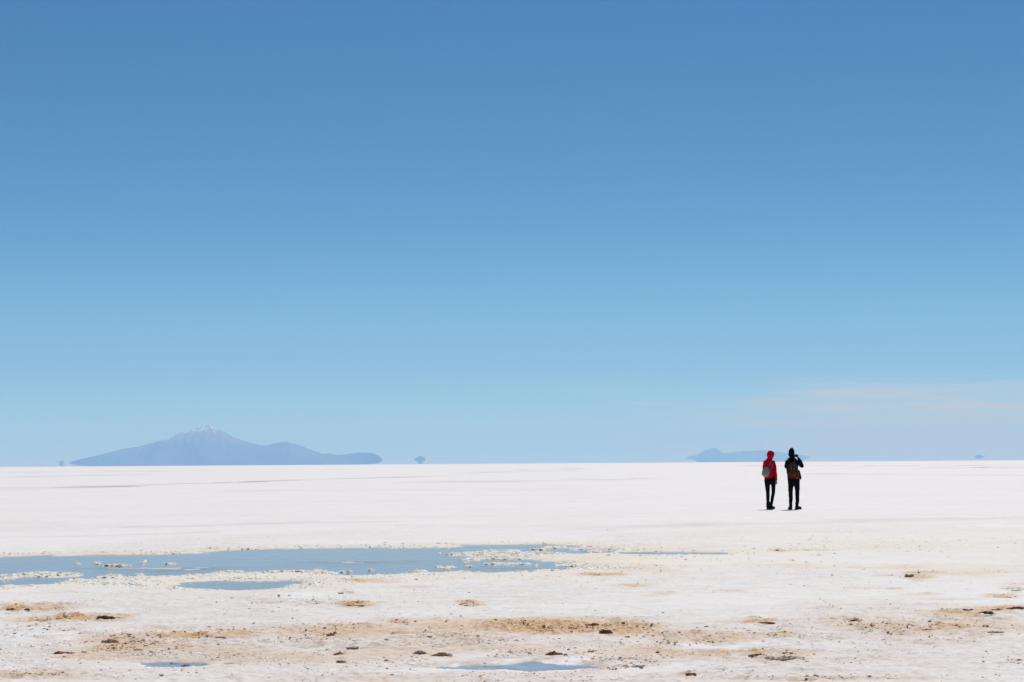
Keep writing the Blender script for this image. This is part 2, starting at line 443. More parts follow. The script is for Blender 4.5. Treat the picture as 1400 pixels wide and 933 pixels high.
# ------------------------------------------------------------------ materials
def mat_ground():
    m, nt, b = new_mat('salt_ground')
    tc = node(nt, 'ShaderNodeTexCoord').outputs['Object']
    a1 = node(nt, 'ShaderNodeAttribute', attribute_name='mask_a')
    a2 = node(nt, 'ShaderNodeAttribute', attribute_name='mask_b')
    s1, s2 = node(nt, 'ShaderNodeSeparateColor'), node(nt, 'ShaderNodeSeparateColor')
    link(nt, a1.outputs['Color'], s1.inputs[0])
    link(nt, a2.outputs['Color'], s2.inputs[0])
    stain, cream, dirty = s1.outputs
    bright, bed, track = s2.outputs
    big = noise_tex(nt, tc, .16, 5, .6)
    mid = noise_tex(nt, tc, 1.7, 6, .62)
    fine = noise_tex(nt, tc, 18, 5, .65)
    grit = noise_tex(nt, tc, 70, 3, .6)
    c = mixc(nt, maprange(nt, big, .3, .7), (.84, .805, .765), (.78, .745, .71))
    c = mixc(nt, maprange(nt, mid, .42, .72, 0, .24), c, (.62, .575, .555))
    mps = node(nt, 'ShaderNodeMapping')
    mps.inputs['Scale'].default_value = (.9, 3.2, 1)
    link(nt, tc, mps.inputs[0])
    streak = noise_tex(nt, mps.outputs[0], 1.5, 8, .68, .6)  # streaks paint the light and shade of small ridge faces into the colour
    c = mixc(nt, maprange(nt, streak, .50, .68, 0, .30), c, (.58, .53, .50))
    c = mixc(nt, maprange(nt, streak, .46, .34, 0, .5), c, (.87, .85, .84))
    c = mixc(nt, mathn(nt, 'MULTIPLY', cream, maprange(nt, fine, .2, .6, .35, .95), True), c, (.80, .70, .53))
    # crumbly beige-grey crust
    dm = mathn(nt, 'MULTIPLY', dirty, maprange(nt, mid, .3, .6, .2, 1.0), True)
    c = mixc(nt, mathn(nt, 'MULTIPLY', dm, .85), c, (.645, .515, .40))
    mpc = node(nt, 'ShaderNodeMapping')
    mpc.inputs['Scale'].default_value = (5.5, 9, 5)
    link(nt, tc, mpc.inputs[0])
    crust = noise_tex(nt, mpc.outputs[0], 1.0, 7, .72, .3)
    c = mixc(nt, mathn(nt, 'MULTIPLY', maprange(nt, crust, .50, .62), mathn(nt, 'ADD', mathn(nt, 'MULTIPLY', dirty, .75), .04), True), c, (.47, .355, .265))
    c = mixc(nt, mathn(nt, 'MULTIPLY', maprange(nt, crust, .46, .36), mathn(nt, 'MULTIPLY', dirty, .7), True), c, (.84, .80, .76))
    spk = mathn(nt, 'MULTIPLY', maprange(nt, fine, .52, .66), mathn(nt, 'ADD', mathn(nt, 'MULTIPLY', dirty, .9), .04), True)
    c = mixc(nt, spk, c, (.27, .185, .13))
    # ochre
    om = mathn(nt, 'MULTIPLY', stain, maprange(nt, fine, .25, .6, .55, 1.15), True)
    c = mixc(nt, mathn(nt, 'MULTIPLY', om, .95, True), c, (.65, .40, .17))
    rm = mathn(nt, 'MULTIPLY', maprange(nt, stain, .45, .95), maprange(nt, fine, .5, .66), True)
    c = mixc(nt, mathn(nt, 'MULTIPLY', rm, .85), c, (.25, .085, .035))
    c = mixc(nt, mathn(nt, 'MULTIPLY', bright, maprange(nt, fine, .3, .55, .4, .95), True), c, (.86, .85, .86))
    c = mixc(nt, track, c, (.30, .24, .21))
    c = mixc(nt, bed, c, mixc(nt, maprange(nt, mid, .35, .65), (.38, .24, .205), (.56, .37, .32)))
    # scattered grey specks of dust on the clean salt
    spd = maprange(nt, grit, .66, .74)
    c = mixc(nt, mathn(nt, 'MULTIPLY', spd, .45), c, (.42, .35, .31))
    link(nt, c, b.inputs['Base Color'])
    b.inputs['Roughness'].default_value = .82
    b.inputs['Specular IOR Level'].default_value = .28
    bp = node(nt, 'ShaderNodeBump')
    bp.inputs['Strength'].default_value = .55
    bp.inputs['Distance'].default_value = .012
    hgt = mathn(nt, 'ADD', mathn(nt, 'ADD', mathn(nt, 'MULTIPLY', fine, .8), mathn(nt, 'MULTIPLY', crust, 1.6)), mathn(nt, 'MULTIPLY', grit, .35))
    link(nt, hgt, bp.inputs['Height'])
    link(nt, bp.outputs[0], b.inputs['Normal'])
    return m


def mat_water():
    m, nt, b = new_mat('lagoon_water')
    nt.nodes.remove(b)
    out = nt.nodes['Material Output']
    tc = node(nt, 'ShaderNodeTexCoord').outputs['Object']
    mp = node(nt, 'ShaderNodeMapping')
    link(nt, tc, mp.inputs[0])
    mp.inputs['Scale'].default_value = (1, .6, 1)
    n = noise_tex(nt, mp.outputs[0], 5, 3, .5)
    bp = node(nt, 'ShaderNodeBump')
    patch = noise_tex(nt, mp.outputs[0], .35, 4, .6, .5)
    link(nt, maprange(nt, patch, .35, .65, .02, .30), bp.inputs['Strength'])
    bp.inputs['Distance'].default_value = .01
    link(nt, n, bp.inputs['Height'])
    fr = node(nt, 'ShaderNodeFresnel')
    fr.inputs['IOR'].default_value = 1.333
    gl = node(nt, 'ShaderNodeBsdfGlossy')
    gl.inputs['Roughness'].default_value = .04
    gl.inputs['Color'].default_value = (1, 1, 1, 1)
    link(nt, bp.outputs[0], gl.inputs['Normal'])
    tr = node(nt, 'ShaderNodeBsdfTransparent')
    tr.inputs['Color'].default_value = (.86, .84, .84, 1)
    mx = node(nt, 'ShaderNodeMixShader')
    link(nt, fr.outputs[0], mx.inputs[0])
    link(nt, tr.outputs[0], mx.inputs[1])
    link(nt, gl.outputs[0], mx.inputs[2])
    # a film of silt on the brine, thickest over the mud bars
    at_ = node(nt, 'ShaderNodeAttribute', attribute_name='scum')
    mps = node(nt, 'ShaderNodeMapping')
    link(nt, tc, mps.inputs[0])
    mps.inputs['Scale'].default_value = (.35, .9, 1)
    sn = noise_tex(nt, mps.outputs[0], 1.0, 6, .6, .6)
    fac = mathn(nt, 'ADD', maprange(nt, sn, .36, .68, .05, .26), mathn(nt, 'MULTIPLY', at_.outputs['Fac'], .8), True)
    df = node(nt, 'ShaderNodeBsdfDiffuse')
    link(nt, mixc(nt, at_.outputs['Fac'], (.40, .36, .33), (.15, .135, .13)), df.inputs['Color'])
    m2 = node(nt, 'ShaderNodeMixShader')
    link(nt, fac, m2.inputs[0])
    link(nt, mx.outputs[0], m2.inputs[1])
    link(nt, df.outputs[0], m2.inputs[2])
    link(nt, m2.outputs[0], out.inputs['Surface'])
    return m


def mat_vcol(name, rough=.85, scale=40, amt=.4, spec=.3):
    m, nt, b = new_mat(name)
    a = node(nt, 'ShaderNodeAttribute', attribute_name='tint')
    tc = node(nt, 'ShaderNodeTexCoord').outputs['Object']
    n = noise_tex(nt, tc, scale, 4, .6)
    f = maprange(nt, n, .3, .7, 1 - amt, 1 + amt * .5)
    g = node(nt, 'ShaderNodeCombineColor')
    for i in range(3):
        link(nt, f, g.inputs[i])
    link(nt, mixc(nt, 1.0, a.outputs['Color'], g.outputs[0], 'MULTIPLY'), b.inputs['Base Color'])
    b.inputs['Roughness'].default_value = rough
    b.inputs['Specular IOR Level'].default_value = spec
    return m


def mat_simple(name, c1, c2, scale=30, rough=.8, bump=.3, bdist=.01, spec=.3, detail=4):
    m, nt, b = new_mat(name)
    tc = node(nt, 'ShaderNodeTexCoord').outputs['Object']
    n = noise_tex(nt, tc, scale, detail, .6)
    link(nt, mixc(nt, maprange(nt, n, .35, .65), c1, c2), b.inputs['Base Color'])
    b.inputs['Roughness'].default_value = rough
    b.inputs['Specular IOR Level'].default_value = spec
    if bump:
        bp = node(nt, 'ShaderNodeBump')
        bp.inputs['Strength'].default_value = bump
        bp.inputs['Distance'].default_value = bdist
        link(nt, n, bp.inputs['Height'])
        link(nt, bp.outputs[0], b.inputs['Normal'])
    return m


# ------------------------------------------------------------------ the salt flat, one sheet to the horizon
def build_ground():
    ys = list(np.linspace(-3000, -60, 8)) + list(np.linspace(-50, 4, 10)) + list(np.linspace(5, 11.4, 14))
    y = 11.6
    while y < 46:
        ys.append(y)
        y *= 1.0021
    while y < 320:
        ys.append(y)
        y *= 1.0065
    while y < 108000:
        ys.append(y)
        y *= 1.07
    ys.append(109000.0)
    ys = np.array(ys)
    us = np.linspace(-.285, .285, 620)
    ext = np.array([.31, .36, .45, .6, .8, .9])
    exk = np.array([0, 1, 5, 30, 400, 3000.])
    U = np.concatenate([-ext[::-1], us, ext])
    K = np.concatenate([-exk[::-1], us * 0, exk])
    S = np.maximum(ys, 11.6)
    X = U[None, :] * S[:, None] + K[None, :]
    Y = np.repeat(ys[:, None], len(U), 1)
    # break up the regular grid a little
    x, yv = X.ravel(), Y.ravel()
    M = masks(x, yv)
    z = height(x, yv, M)
    bed = sstep(WATER_Z - .002, WATER_Z - .022, z) * (M['sd'] > -.3)
    shore = np.clip(1 - np.abs(M['sd'] + .15) / .9, 0, 1) * (M['sd'] > -4.5) * sstep(18, 25, yv)
    cream = np.maximum(M['cream'], np.clip(shore * (.2 + 1.2 * M['n1']), 0, 1))
    cream = np.maximum(cream, M['shoal'] * .75)
    A = np.stack([M['stain'], cream, M['dirty'] * (1 - .85 * M['bright'])], -1)
    bed = bed * (1 - sstep(.06, .2, M['shoal'])) * (1 - .8 * M['bright'])
    wet = sstep(.1, .35, M['mud']) * (M['sd'] > .15) * (1 - sstep(.06, .2, M['shoal']))
    B = np.stack([M['bright'], bed, np.maximum(M['track'], .45 * wet)], -1)
    nr, nc = Y.shape
    i = np.arange(nr * nc).reshape(nr, nc)
    faces = np.stack([i[:-1, :-1], i[:-1, 1:], i[1:, 1:], i[1:, :-1]], -1).reshape(-1, 4)
    o = np_mesh('ground', np.stack([x, yv, z], -1), faces, mat_ground(), attrs={'mask_a': A, 'mask_b': B})
    tag(o, 'white salt flat with ochre stains and dirty crust running to the horizon', 'ground', kind='structure')


build_ground()

# water: one sheet for each pool, lying in its basin
M_WATER = mat_water()


def water(name, keys, grow, label, other=None):
    bm = bmesh.new()
    for key in keys:
        P = POOLS_W[key]
        lo, hi = P.min(0) - grow, P.max(0) + grow
        nx, ny = (240, 110) if key == 'lagoon' else (60, 40)
        gx = np.linspace(lo[0], hi[0], nx)
        gy = np.linspace(lo[1], hi[1], ny)
        vs = [[bm.verts.new((a, b, WATER_Z - .0018 * list(POOLS).index(key))) for a in gx] for b in gy]
        CX, CY = np.meshgrid((gx[:-1] + gx[1:]) / 2, (gy[:-1] + gy[1:]) / 2)
        S = poly_sd(CX, CY, P)
        ok = S > -(grow + .3)
        if other:
            ok &= poly_sd(CX, CY, POOLS_W[other]) < np.minimum(0, S) - .2
        for r, c in zip(*np.nonzero(ok)):
            bm.faces.new((vs[r][c], vs[r][c + 1], vs[r + 1][c + 1], vs[r + 1][c]))
    for v in [v for v in bm.verts if not v.link_faces]:
        bm.verts.remove(v)
    me = bpy.data.meshes.new(name)
    bm.to_mesh(me)
    bm.free()
    co = np.array([v.co[:] for v in me.vertices])
    mk = masks(co[:, 0], co[:, 1])
    scum = np.clip(mk['mud'] * (.3 + 1.2 * fbm(co[:, 0] * 1.1, co[:, 1] * 2.4, 79, 4, .6)), 0, 1)
    at_ = me.attributes.new('scum', 'FLOAT', 'POINT')
    at_.data.foreach_set('value', scum.astype(np.float32))
    me.materials.append(M_WATER)
    o = bpy.data.objects.new(name, me)
    COL.objects.link(o)
    tag(o, label, 'water', kind='structure')


water('water', ['lagoon'], .45, 'long shallow blue lagoon lying across the salt on the left', 'small')
water('water', ['small'], .3, 'small dark blue pool in front of the long lagoon')
water('water', ['channel', 'rill'], .25, 'thin blue channel right of the lagoon tip')
water('water', ['seep', 'seep_b', 'film'], .12, 'narrow blue seep between clods near the front left')
water('water', ['mirror'], .15, 'small blue puddle inside a white salt rim at the front')


# ------------------------------------------------------------------ lumps
def ico(sub):
    bm = bmesh.new()
    bmesh.ops.create_icosphere(bm, subdivisions=sub, radius=1)
    v = np.array([q.co[:] for q in bm.verts])
    f = np.array([[q.index for q in p.verts] for p in bm.faces])
    bm.free()
    return v, f


ICO1, ICO2, ICO4 = ico(1), ico(2), ico(4)


def n3d(v, s, seed):
    return (vnoise(v[:, 0] * s + v[:, 2] * s * .7 + 31, v[:, 1] * s - v[:, 2] * s * .5 + 7, seed) +
            vnoise(v[:, 1] * s * .9 + 11, v[:, 2] * s + v[:, 0] * s * .4 + 3, seed + 5)) - 1


def lump_template(seed, rough=.35, base=ICO2, ang=0.0):
    v, f = base
    d = 1 + rough * n3d(v, 1.3, seed) * 1.4 + rough * .7 * n3d(v, 3.1, seed + 9)
    w = v * d[:, None]
    if ang:
        w = np.round(w / ang) * ang * .55 + w * .45
    w[:, 2] = np.maximum(w[:, 2], -.25)
    return w, f


def scatter(name, pts, sizes, flat, cols, templates, mat, label, cat):
    V, Fc, C, off = [], [], [], 0
    for k in range(len(pts)):
        tv, tf = templates[k % len(templates)]
        a = rng.uniform(0, 6.283)
        ca, sa = math.cos(a), math.sin(a)
        st = rng.uniform(.7, 1.6)
        w = tv * np.array([sizes[k] * st, sizes[k] / st ** .5, sizes[k] * flat[k]])
        w = np.stack([w[:, 0] * ca - w[:, 1] * sa, w[:, 0] * sa + w[:, 1] * ca, w[:, 2]], -1) + pts[k]
        V.append(w)
        Fc.append(tf + off)
        C.append(np.repeat(cols[k][None, :], len(tv), 0))
        off += len(tv)
    o = np_mesh(name, np.concatenate(V), np.concatenate(Fc), mat, smooth=False, attrs={'tint': np.concatenate(C)})
    return tag(o, label, cat, kind='stuff')


# crumbs of broken crust
TPL = [lump_template(100 + i, .45, ICO2 if i < 6 else ICO1) for i in range(12)]
M_CRUMB = mat_vcol('crust_crumbs', .9, 60, .45, .15)
N = 700000
yy = np.sqrt(rng.uniform(11.8 ** 2, 46 ** 2, N))
xx = rng.uniform(-.27, .27, N) * yy
MM = masks(xx, yy)
clump = sstep(.42, .68, fbm(xx * 2.4, yy * 1.9, 120, 4, .6))
dens = MM['dirty'] ** 1.5 * (.05 + .95 * clump) * 1.1 + .65 * MM['stain'] * clump + .0012 + .006 * clump
dens *= (MM['sd'] < -.08)
dens *= (1 - .7 * MM['bright']) * np.clip(1.25 - yy / 60, .3, 1) * .55
keep = rng.uniform(0, 1, N) < dens
xx, yy = xx[keep], yy[keep]
MM = {k: v[keep] for k, v in MM.items()}
zz = height(xx, yy, MM)
n = len(xx)
size = np.exp(rng.normal(math.log(.0040), .5, n)) * (.75 + .6 * np.maximum(MM['dirty'], MM['stain']))
size = np.clip(size, .002, .016)
r = rng.uniform(0, 1, n)
colr = np.where((r < .38)[:, None], np.array([.62, .37, .20]), np.where((r < .55)[:, None], np.array([.56, .36, .22]), np.array([.80, .61, .43])))
colr = np.where(((MM['stain'] > .35) & (rng.uniform(0, 1, n) < .6))[:, None], np.array([.50, .25, .11]), colr)
colr = colr * rng.uniform(.7, 1.25, (n, 1))
scatter('crust_crumbs', np.stack([xx, yy, zz], -1), size, rng.uniform(.3, .75, n), colr, TPL, M_CRUMB,
        'countless small brown and beige crumbs of broken crust strewn over the salt', 'crust crumbs')
print('crumbs', n)

# cream salt crystals crusting the shoals and the shore
N = 560000
yy = rng.uniform(13, 43, N)
xx = rng.uniform(-.26, .26, N) * yy
MM = masks(xx, yy)
sw = np.clip(yy / 28, .35, 1)
shore = np.clip(1 - np.abs(MM['sd'] + .28 * sw) / (.42 * sw), 0, 1) * (MM['sd'] > -4.5)
cl = sstep(.40, .62, fbm(xx * 1.3, yy * 1.0, 140, 4, .6))
dens = shore * (.08 + .9 * cl) * .30 + .55 * sstep(.12, .4, MM['shoal']) * (MM['sd'] > -.3) + .13 * cl * MM['cream'] ** 2 * (MM['sd'] < -.1)
keep = rng.uniform(0, 1, N) < dens * .9
xx, yy = xx[keep], yy[keep]
MM = {k: v[keep] for k, v in MM.items()}
zz = height(xx, yy, MM)
keep = zz > WATER_Z - .012
xx, yy, zz = xx[keep], yy[keep], np.maximum(zz[keep], WATER_Z - .004)
n = len(xx)
size = np.clip(np.exp(rng.normal(math.log(.010), .5, n)), .004, .026) * np.clip(yy / 26, .45, 1)
r = rng.uniform(0, 1, n)
colr = np.where((r < .80)[:, None], np.array([.90, .87, .79]), np.where((r < .985)[:, None], np.array([.84, .72, .52]), np.array([.46, .36, .26]))) * rng.uniform(.88, 1.05, (n, 1))
M_CRYSTAL = mat_vcol('salt_crystals', .6, 60, .12, .5)
nt = M_CRYSTAL.node_tree
b = nt.nodes['Principled BSDF']
tl = node(nt, 'ShaderNodeBsdfTranslucent')
link(nt, b.inputs['Base Color'].links[0].from_socket, tl.inputs[0])
mx = node(nt, 'ShaderNodeMixShader')
mx.inputs[0].default_value = .06
link(nt, b.outputs[0], mx.inputs[1])
link(nt, tl.outputs[0], mx.inputs[2])
link(nt, mx.outputs[0], nt.nodes['Material Output'].inputs['Surface'])
TPL2 = []
for i in range(10):
    v, f = lump_template(300 + i, .4, ICO2 if i < 5 else ICO1, .45)
    zc = np.clip(v[:, 2], 0, 1)
    v[:, :2] *= (.75 + .8 * (1 - zc) ** 2)[:, None]          # foot shaped into gentle slopes so the sun lights the sides
    v[:, 2] = np.where(v[:, 2] > 0, zc ** 1.35, v[:, 2] * .3)
    TPL2.append((v, f))
scatter('salt_crystals', np.stack([xx, yy, zz], -1), size, rng.uniform(.35, .75, n), colr, TPL2, M_CRYSTAL,
        'cream coloured salt crystals crusting the shoals and shore of the lagoon', 'salt crystals')
print('crystals', n)

# clods large enough to point at
M_MUD = mat_simple('dried_mud', (.33, .18, .10), (.64, .47, .33), 55, .9, .6, .01, .15)
M_RUST = mat_simple('rusty_mud_shade', (.24, .065, .026), (.56, .29, .13), 55, .9, .6, .01, .15)  # red-brown mud, darkened to include the shade on broken crust edges
M_BLACK = mat_simple('dark_mud_shade', (.06, .035, .026), (.28, .16, .10), 55, .9, .6, .01, .15)  # near-black mud, its colour also standing in for holes and shaded crust overhangs
M_GREY = mat_simple('grey_crust', (.46, .37, .29), (.70, .59, .48), 55, .9, .6, .01, .15)
M_BEIGE = mat_simple('beige_crust', (.50, .36, .25), (.72, .60, .48), 55, .9, .6, .01, .15)


CLOD_MATS = {'mud': M_MUD, 'rust': M_RUST, 'black': M_BLACK, 'grey': M_GREY, 'beige': M_BEIGE}


def clod(name, px, py, wpx, hpx, mat, label, cat, seed, pieces=3, group=None, spike=.5):
    """a heap of broken crust whose foot stands at pixel (px, py)"""
    p = at(px, py)
    z0 = ground_z(*p)
    p = at(px, py, z0)
    d = float(p[1])
    m = d / F
    W, H = wpx * m, hpx * m * .68
    r2 = np.random.default_rng(seed)
    V, Fc, off = [], [], 0
    npc = int(np.clip(8 + wpx * 2.2, 10, 60)) + pieces * 2
    core = min(pieces, 3)
    for k in range(npc):
        if k < core:                                # the solid middle of the heap
            t = 0 if core == 1 else (k / (core - 1) - .5) * .62
            sx, sy, sz = W * .26 * r2.uniform(.85, 1.2), max(W * .17, H * .6), H * r2.uniform(.6, .95) * (1 - abs(t) * .6)
            pos = np.array([t * W * .8, r2.uniform(-.15, .15) * W * .4, -.1 * H])
            base, ro = ico(3), .45
        else:                                       # broken bits round and on it
            q = np.clip(r2.normal(0, 1, 2) * np.array([.26, .14]), [-.44, -.19], [.44, .19])
            e = 1 / (1 + 2.2 * np.hypot(*q))
            sx = W * r2.uniform(.03, .10) * (.5 + .7 * e)
            sy, sz = sx * r2.uniform(.7, 1.3), min(sx * r2.uniform(.5, 1.1), H * .6)
            pos = np.array([q[0] * W, q[1] * W * .8, H * .55 * max(0, e - .45) * r2.uniform(0, 1) - sz * .15])
            base, ro = ICO2, .5
        v, f = lump_template(seed * 97 + k, ro, base, .5)
        fine = 1 + .22 * n3d(v, 5, seed + k)
        w = v * fine[:, None] * np.array([sx, sy, sz])
        if k < core:
            w[:, 2] += spike * H * .5 * np.clip(n3d(v, 2.8, seed + 40 + k), 0, 1)
        a = r2.uniform(-3, 3) if k >= core else r2.uniform(-.3, .3)
        w = np.stack([w[:, 0] * math.cos(a) - w[:, 1] * math.sin(a), w[:, 0] * math.sin(a) + w[:, 1] * math.cos(a), w[:, 2]], -1) + pos
        V.append(w)
        Fc.append(f + off)
        off += len(v)
    o = np_mesh(name, np.concatenate(V), np.concatenate(Fc), mat, smooth=False)
    o.location = (float(p[0]), d, z0)
    return tag(o, label, cat, group)


for (nm, px, py, w, h, mt, lb, sd_, pc) in CL:
    clod(nm, px, py, w, h, CLOD_MATS[mt], lb, {'mud_clod': 'mud clod', 'crust_ridge': 'crust ridge', 'mud_mound': 'mound'}[nm], sd_, pc, G)


# ------------------------------------------------------------------ far mountains
def mat_rock():
    m, nt, b = new_mat('far_rock')
    geo = node(nt, 'ShaderNodeNewGeometry')
    tc = node(nt, 'ShaderNodeTexCoord').outputs['Object']
    sep = node(nt, 'ShaderNodeSeparateXYZ')
    link(nt, tc, sep.inputs[0])
    n1 = noise_tex(nt, tc, .0009, 6, .6)
    mpz = node(nt, 'ShaderNodeMapping')
    mpz.inputs['Scale'].default_value = (1, .5, .3)
    link(nt, tc, mpz.inputs[0])
    n2 = noise_tex(nt, mpz.outputs[0], .0085, 6, .65)
    c = mixc(nt, maprange(nt, n1, .35, .65), (.07, .06, .05), (.20, .16, .13))
    up = maprange(nt, mathn(nt, 'ADD', sep.outputs[2], mathn(nt, 'MULTIPLY', n1, 500)), 850, 1150)
    c = mixc(nt, up, c, (.30, .235, .20))
    sn = mathn(nt, 'MULTIPLY', maprange(nt, mathn(nt, 'ADD', sep.outputs[2], mathn(nt, 'MULTIPLY', n2, 500)), 1330, 1430), maprange(nt, n2, .46, .54))
    c = mixc(nt, sn, c, (.92, .93, .95))
    link(nt, c, b.inputs['Base Color'])
    b.inputs['Roughness'].default_value = .95
    b.inputs['Specular IOR Level'].default_value = 0.05
    return m


M_ROCK = mat_rock()


def mountain(name, dist, prof, base, depth, label, cat, seed, nx=521, ny=71, gully=.42):
    """outline points in photo pixels -> a range with its real size; base: pixel outline of its foot
    (its ends are lifted off the flat by the mirage over the hot salt)"""
    P = np.array([far(px, py, dist) for px, py in prof])
    Bz = np.array([far(px, py, dist) for px, py in base])
    x0, x1 = P[0, 0], P[-1, 0]
    W = x1 - x0
    u = np.linspace(0, 1, nx)
    u = .5 - .5 * np.cos(np.pi * u) * .35 + (u - .5) * .65 - 0.0
    u = (u - u[0]) / (u[-1] - u[0])
    xs = x0 + W * u
    top = np.interp(xs, P[:, 0], P[:, 1])
    top = top + (fbm(u * 70 + seed, u * 0 + 5, seed + 2, 5, .65) - .5) * .085 * top.max() * (top / top.max()) ** 1.5
    bot = np.maximum(np.interp(xs, Bz[:, 0], Bz[:, 1]), -1.0)
    bot = np.minimum(bot, top)
    v = np.linspace(-1, 1, ny)
    V = np.zeros((2, ny, nx, 3))
    X = np.repeat(xs[None, :], ny, 0)
    hh = (top - bot)[None, :]
    # ridge wanders in depth
    vv = v[:, None]
    prof_v = (1 - np.abs(vv) ** 1.15) ** 1.0
    g = fbm(X / W * 26 + seed, np.abs(vv) * 2.2 + 3, seed, 5, .6) - .5
    g2 = 1 - np.abs(fbm(X / W * 44 + seed, np.abs(vv) * 1.6 + 3, seed + 8, 4, .55) * 2 - 1)
    carve = gully * (1.2 * g + .6 * (g2 - .6)) * np.clip(np.abs(vv) * 2.2, 0, 1) * 1.3
    Z = bot[None, :] + hh * np.clip(prof_v + carve * prof_v, 0, 1.0)
    end = np.clip(np.minimum(u, 1 - u) * 3.2, 0.01, 1)[None, :]
    Yd = dist + vv * depth * end + (fbm(X / W * 5, X * 0 + 2, seed + 3, 3) - .5) * depth * .5 * end
    V[0] = np.stack([X, Yd, Z], -1)
    V[1] = np.stack([X, Yd, np.repeat(np.minimum(bot - .5, top - .6)[None, :], ny, 0)], -1)
    i = np.arange(ny * nx).reshape(ny, nx)
    q = lambda a: np.stack([a[:-1, :-1], a[:-1, 1:], a[1:, 1:], a[1:, :-1]], -1).reshape(-1, 4)
    rim = np.concatenate([i[0, :], i[1:, -1], i[-1, -2::-1], i[-2:0:-1, 0]])
    r2 = np.roll(rim, -1)
    k = ny * nx
    faces = np.concatenate([q(i), q(i + k)[:, ::-1], np.stack([rim, r2, r2 + k, rim + k], -1)[:, ::-1]])
    o = np_mesh(name, V.reshape(-1, 3), faces, M_ROCK)
    return tag(o, label, cat, kind='structure')


VOLC = [(95, 633), (97, 631.5), (107, 628.7), (122, 625.6), (137, 622), (154, 617.6), (170.7, 613.6), (190.8, 611), (204, 607), (217.7, 602.9), (229.5, 602.2), (236, 597.5), (243, 593.5), (249.6, 590.8),
        (255.3, 592.6), (263, 589), (270.4, 586.1), (276, 584.4), (279.8, 583), (283, 584), (286, 582.4), (288.2, 581.6), (291, 583.2), (294, 583.6), (298, 585), (304, 589), (310, 592.8), (319, 597), (328.5, 600.9), (338, 604.2), (348.6, 607.2),
        (358, 609), (367, 609.6), (375.5, 606.3), (383.9, 604.4), (392, 604.6), (399, 606), (409, 608.6), (419, 612.4), (431, 617), (442.6, 621.2), (451, 620.3), (457, 621.6), (462.8, 622.4), (474, 621), (486, 619.6), (497, 619), (506, 619.2),
        (513, 621), (518, 623.5), (521, 626), (523, 628.7)]
VOLB = [(95, 634), (99, 635.2), (108, 636.3), (130, 637.8), (480, 635.8), (505, 635.0), (515, 634), (520, 632), (523, 629.5)]
mountain('mountain', 74000, VOLC, VOLB, 3000, 'wide blue volcano with a snow-streaked jagged summit on the left horizon', 'mountain', 4)
RANGE = [(938, 625.8), (941.2, 624.6), (946, 623.6), (950.6, 623.4), (953.8, 621.6), (959.3, 618), (964, 616), (968.7, 614.3), (972, 613), (975.8, 611.9), (980.5, 614.1), (984, 617), (987.6, 619), (994.6, 619.8), (1000, 618.4), (1006, 617.7),
         (1012.7, 617.8), (1017.4, 616.5), (1028.4, 616.8), (1038.6, 615.8), (1045.7, 617), (1064.6, 618.4), (1077, 620), (1092.8, 621.8), (1103.8, 623.3), (1107, 625)]
RANGB = [(938, 626.6), (942, 628), (949, 628.4), (953, 630), (958, 632.6), (1082, 631.8), (1090, 630.3), (1096, 628.4), (1103, 627.2), (1107, 625.8)]
mountain('hills', 97000, RANGE, RANGB, 2600, 'pale blue range of low hills behind the two people', 'hills', 14, 161, 41)
mountain('islet', 74000, [(565.5, 628.2), (568, 626.6), (571, 625.2), (574.5, 622.9), (577, 624.6), (580, 626), (581.8, 628.4)],
         [(565.5, 628.9), (568, 630.3), (571.5, 631.8), (573, 634.6), (576, 634.6), (577.5, 631.8), (580.5, 630.3), (581.8, 629.2)], 260,
         'small blue diamond-shaped islet on the horizon between volcano and hills', 'islet', 24, 61, 31)
mountain('islet', 90000, [(80, 633), (82.5, 630.5), (84.5, 628.5), (86.5, 630.5), (88.5, 633)], [(80, 633.6), (82.5, 635.5), (84, 638.6), (86, 638.6), (87, 635.5), (88.5, 633.6)], 240,
         'faint tiny islet on the horizon just left of the volcano', 'islet', 34, 41, 21)
mountain('islet', 90000, [(1332.5, 624.6), (1335, 622.5), (1338, 621.6), (1341, 622.3), (1343.5, 623.6), (1347, 624.3)], [(1332.5, 625.2), (1335, 626.6), (1338, 627.3), (1341, 626.6), (1343.5, 625.2), (1347, 624.6)], 240,
         'faint tiny islet floating over the horizon at the far right', 'islet', 44, 41, 21)


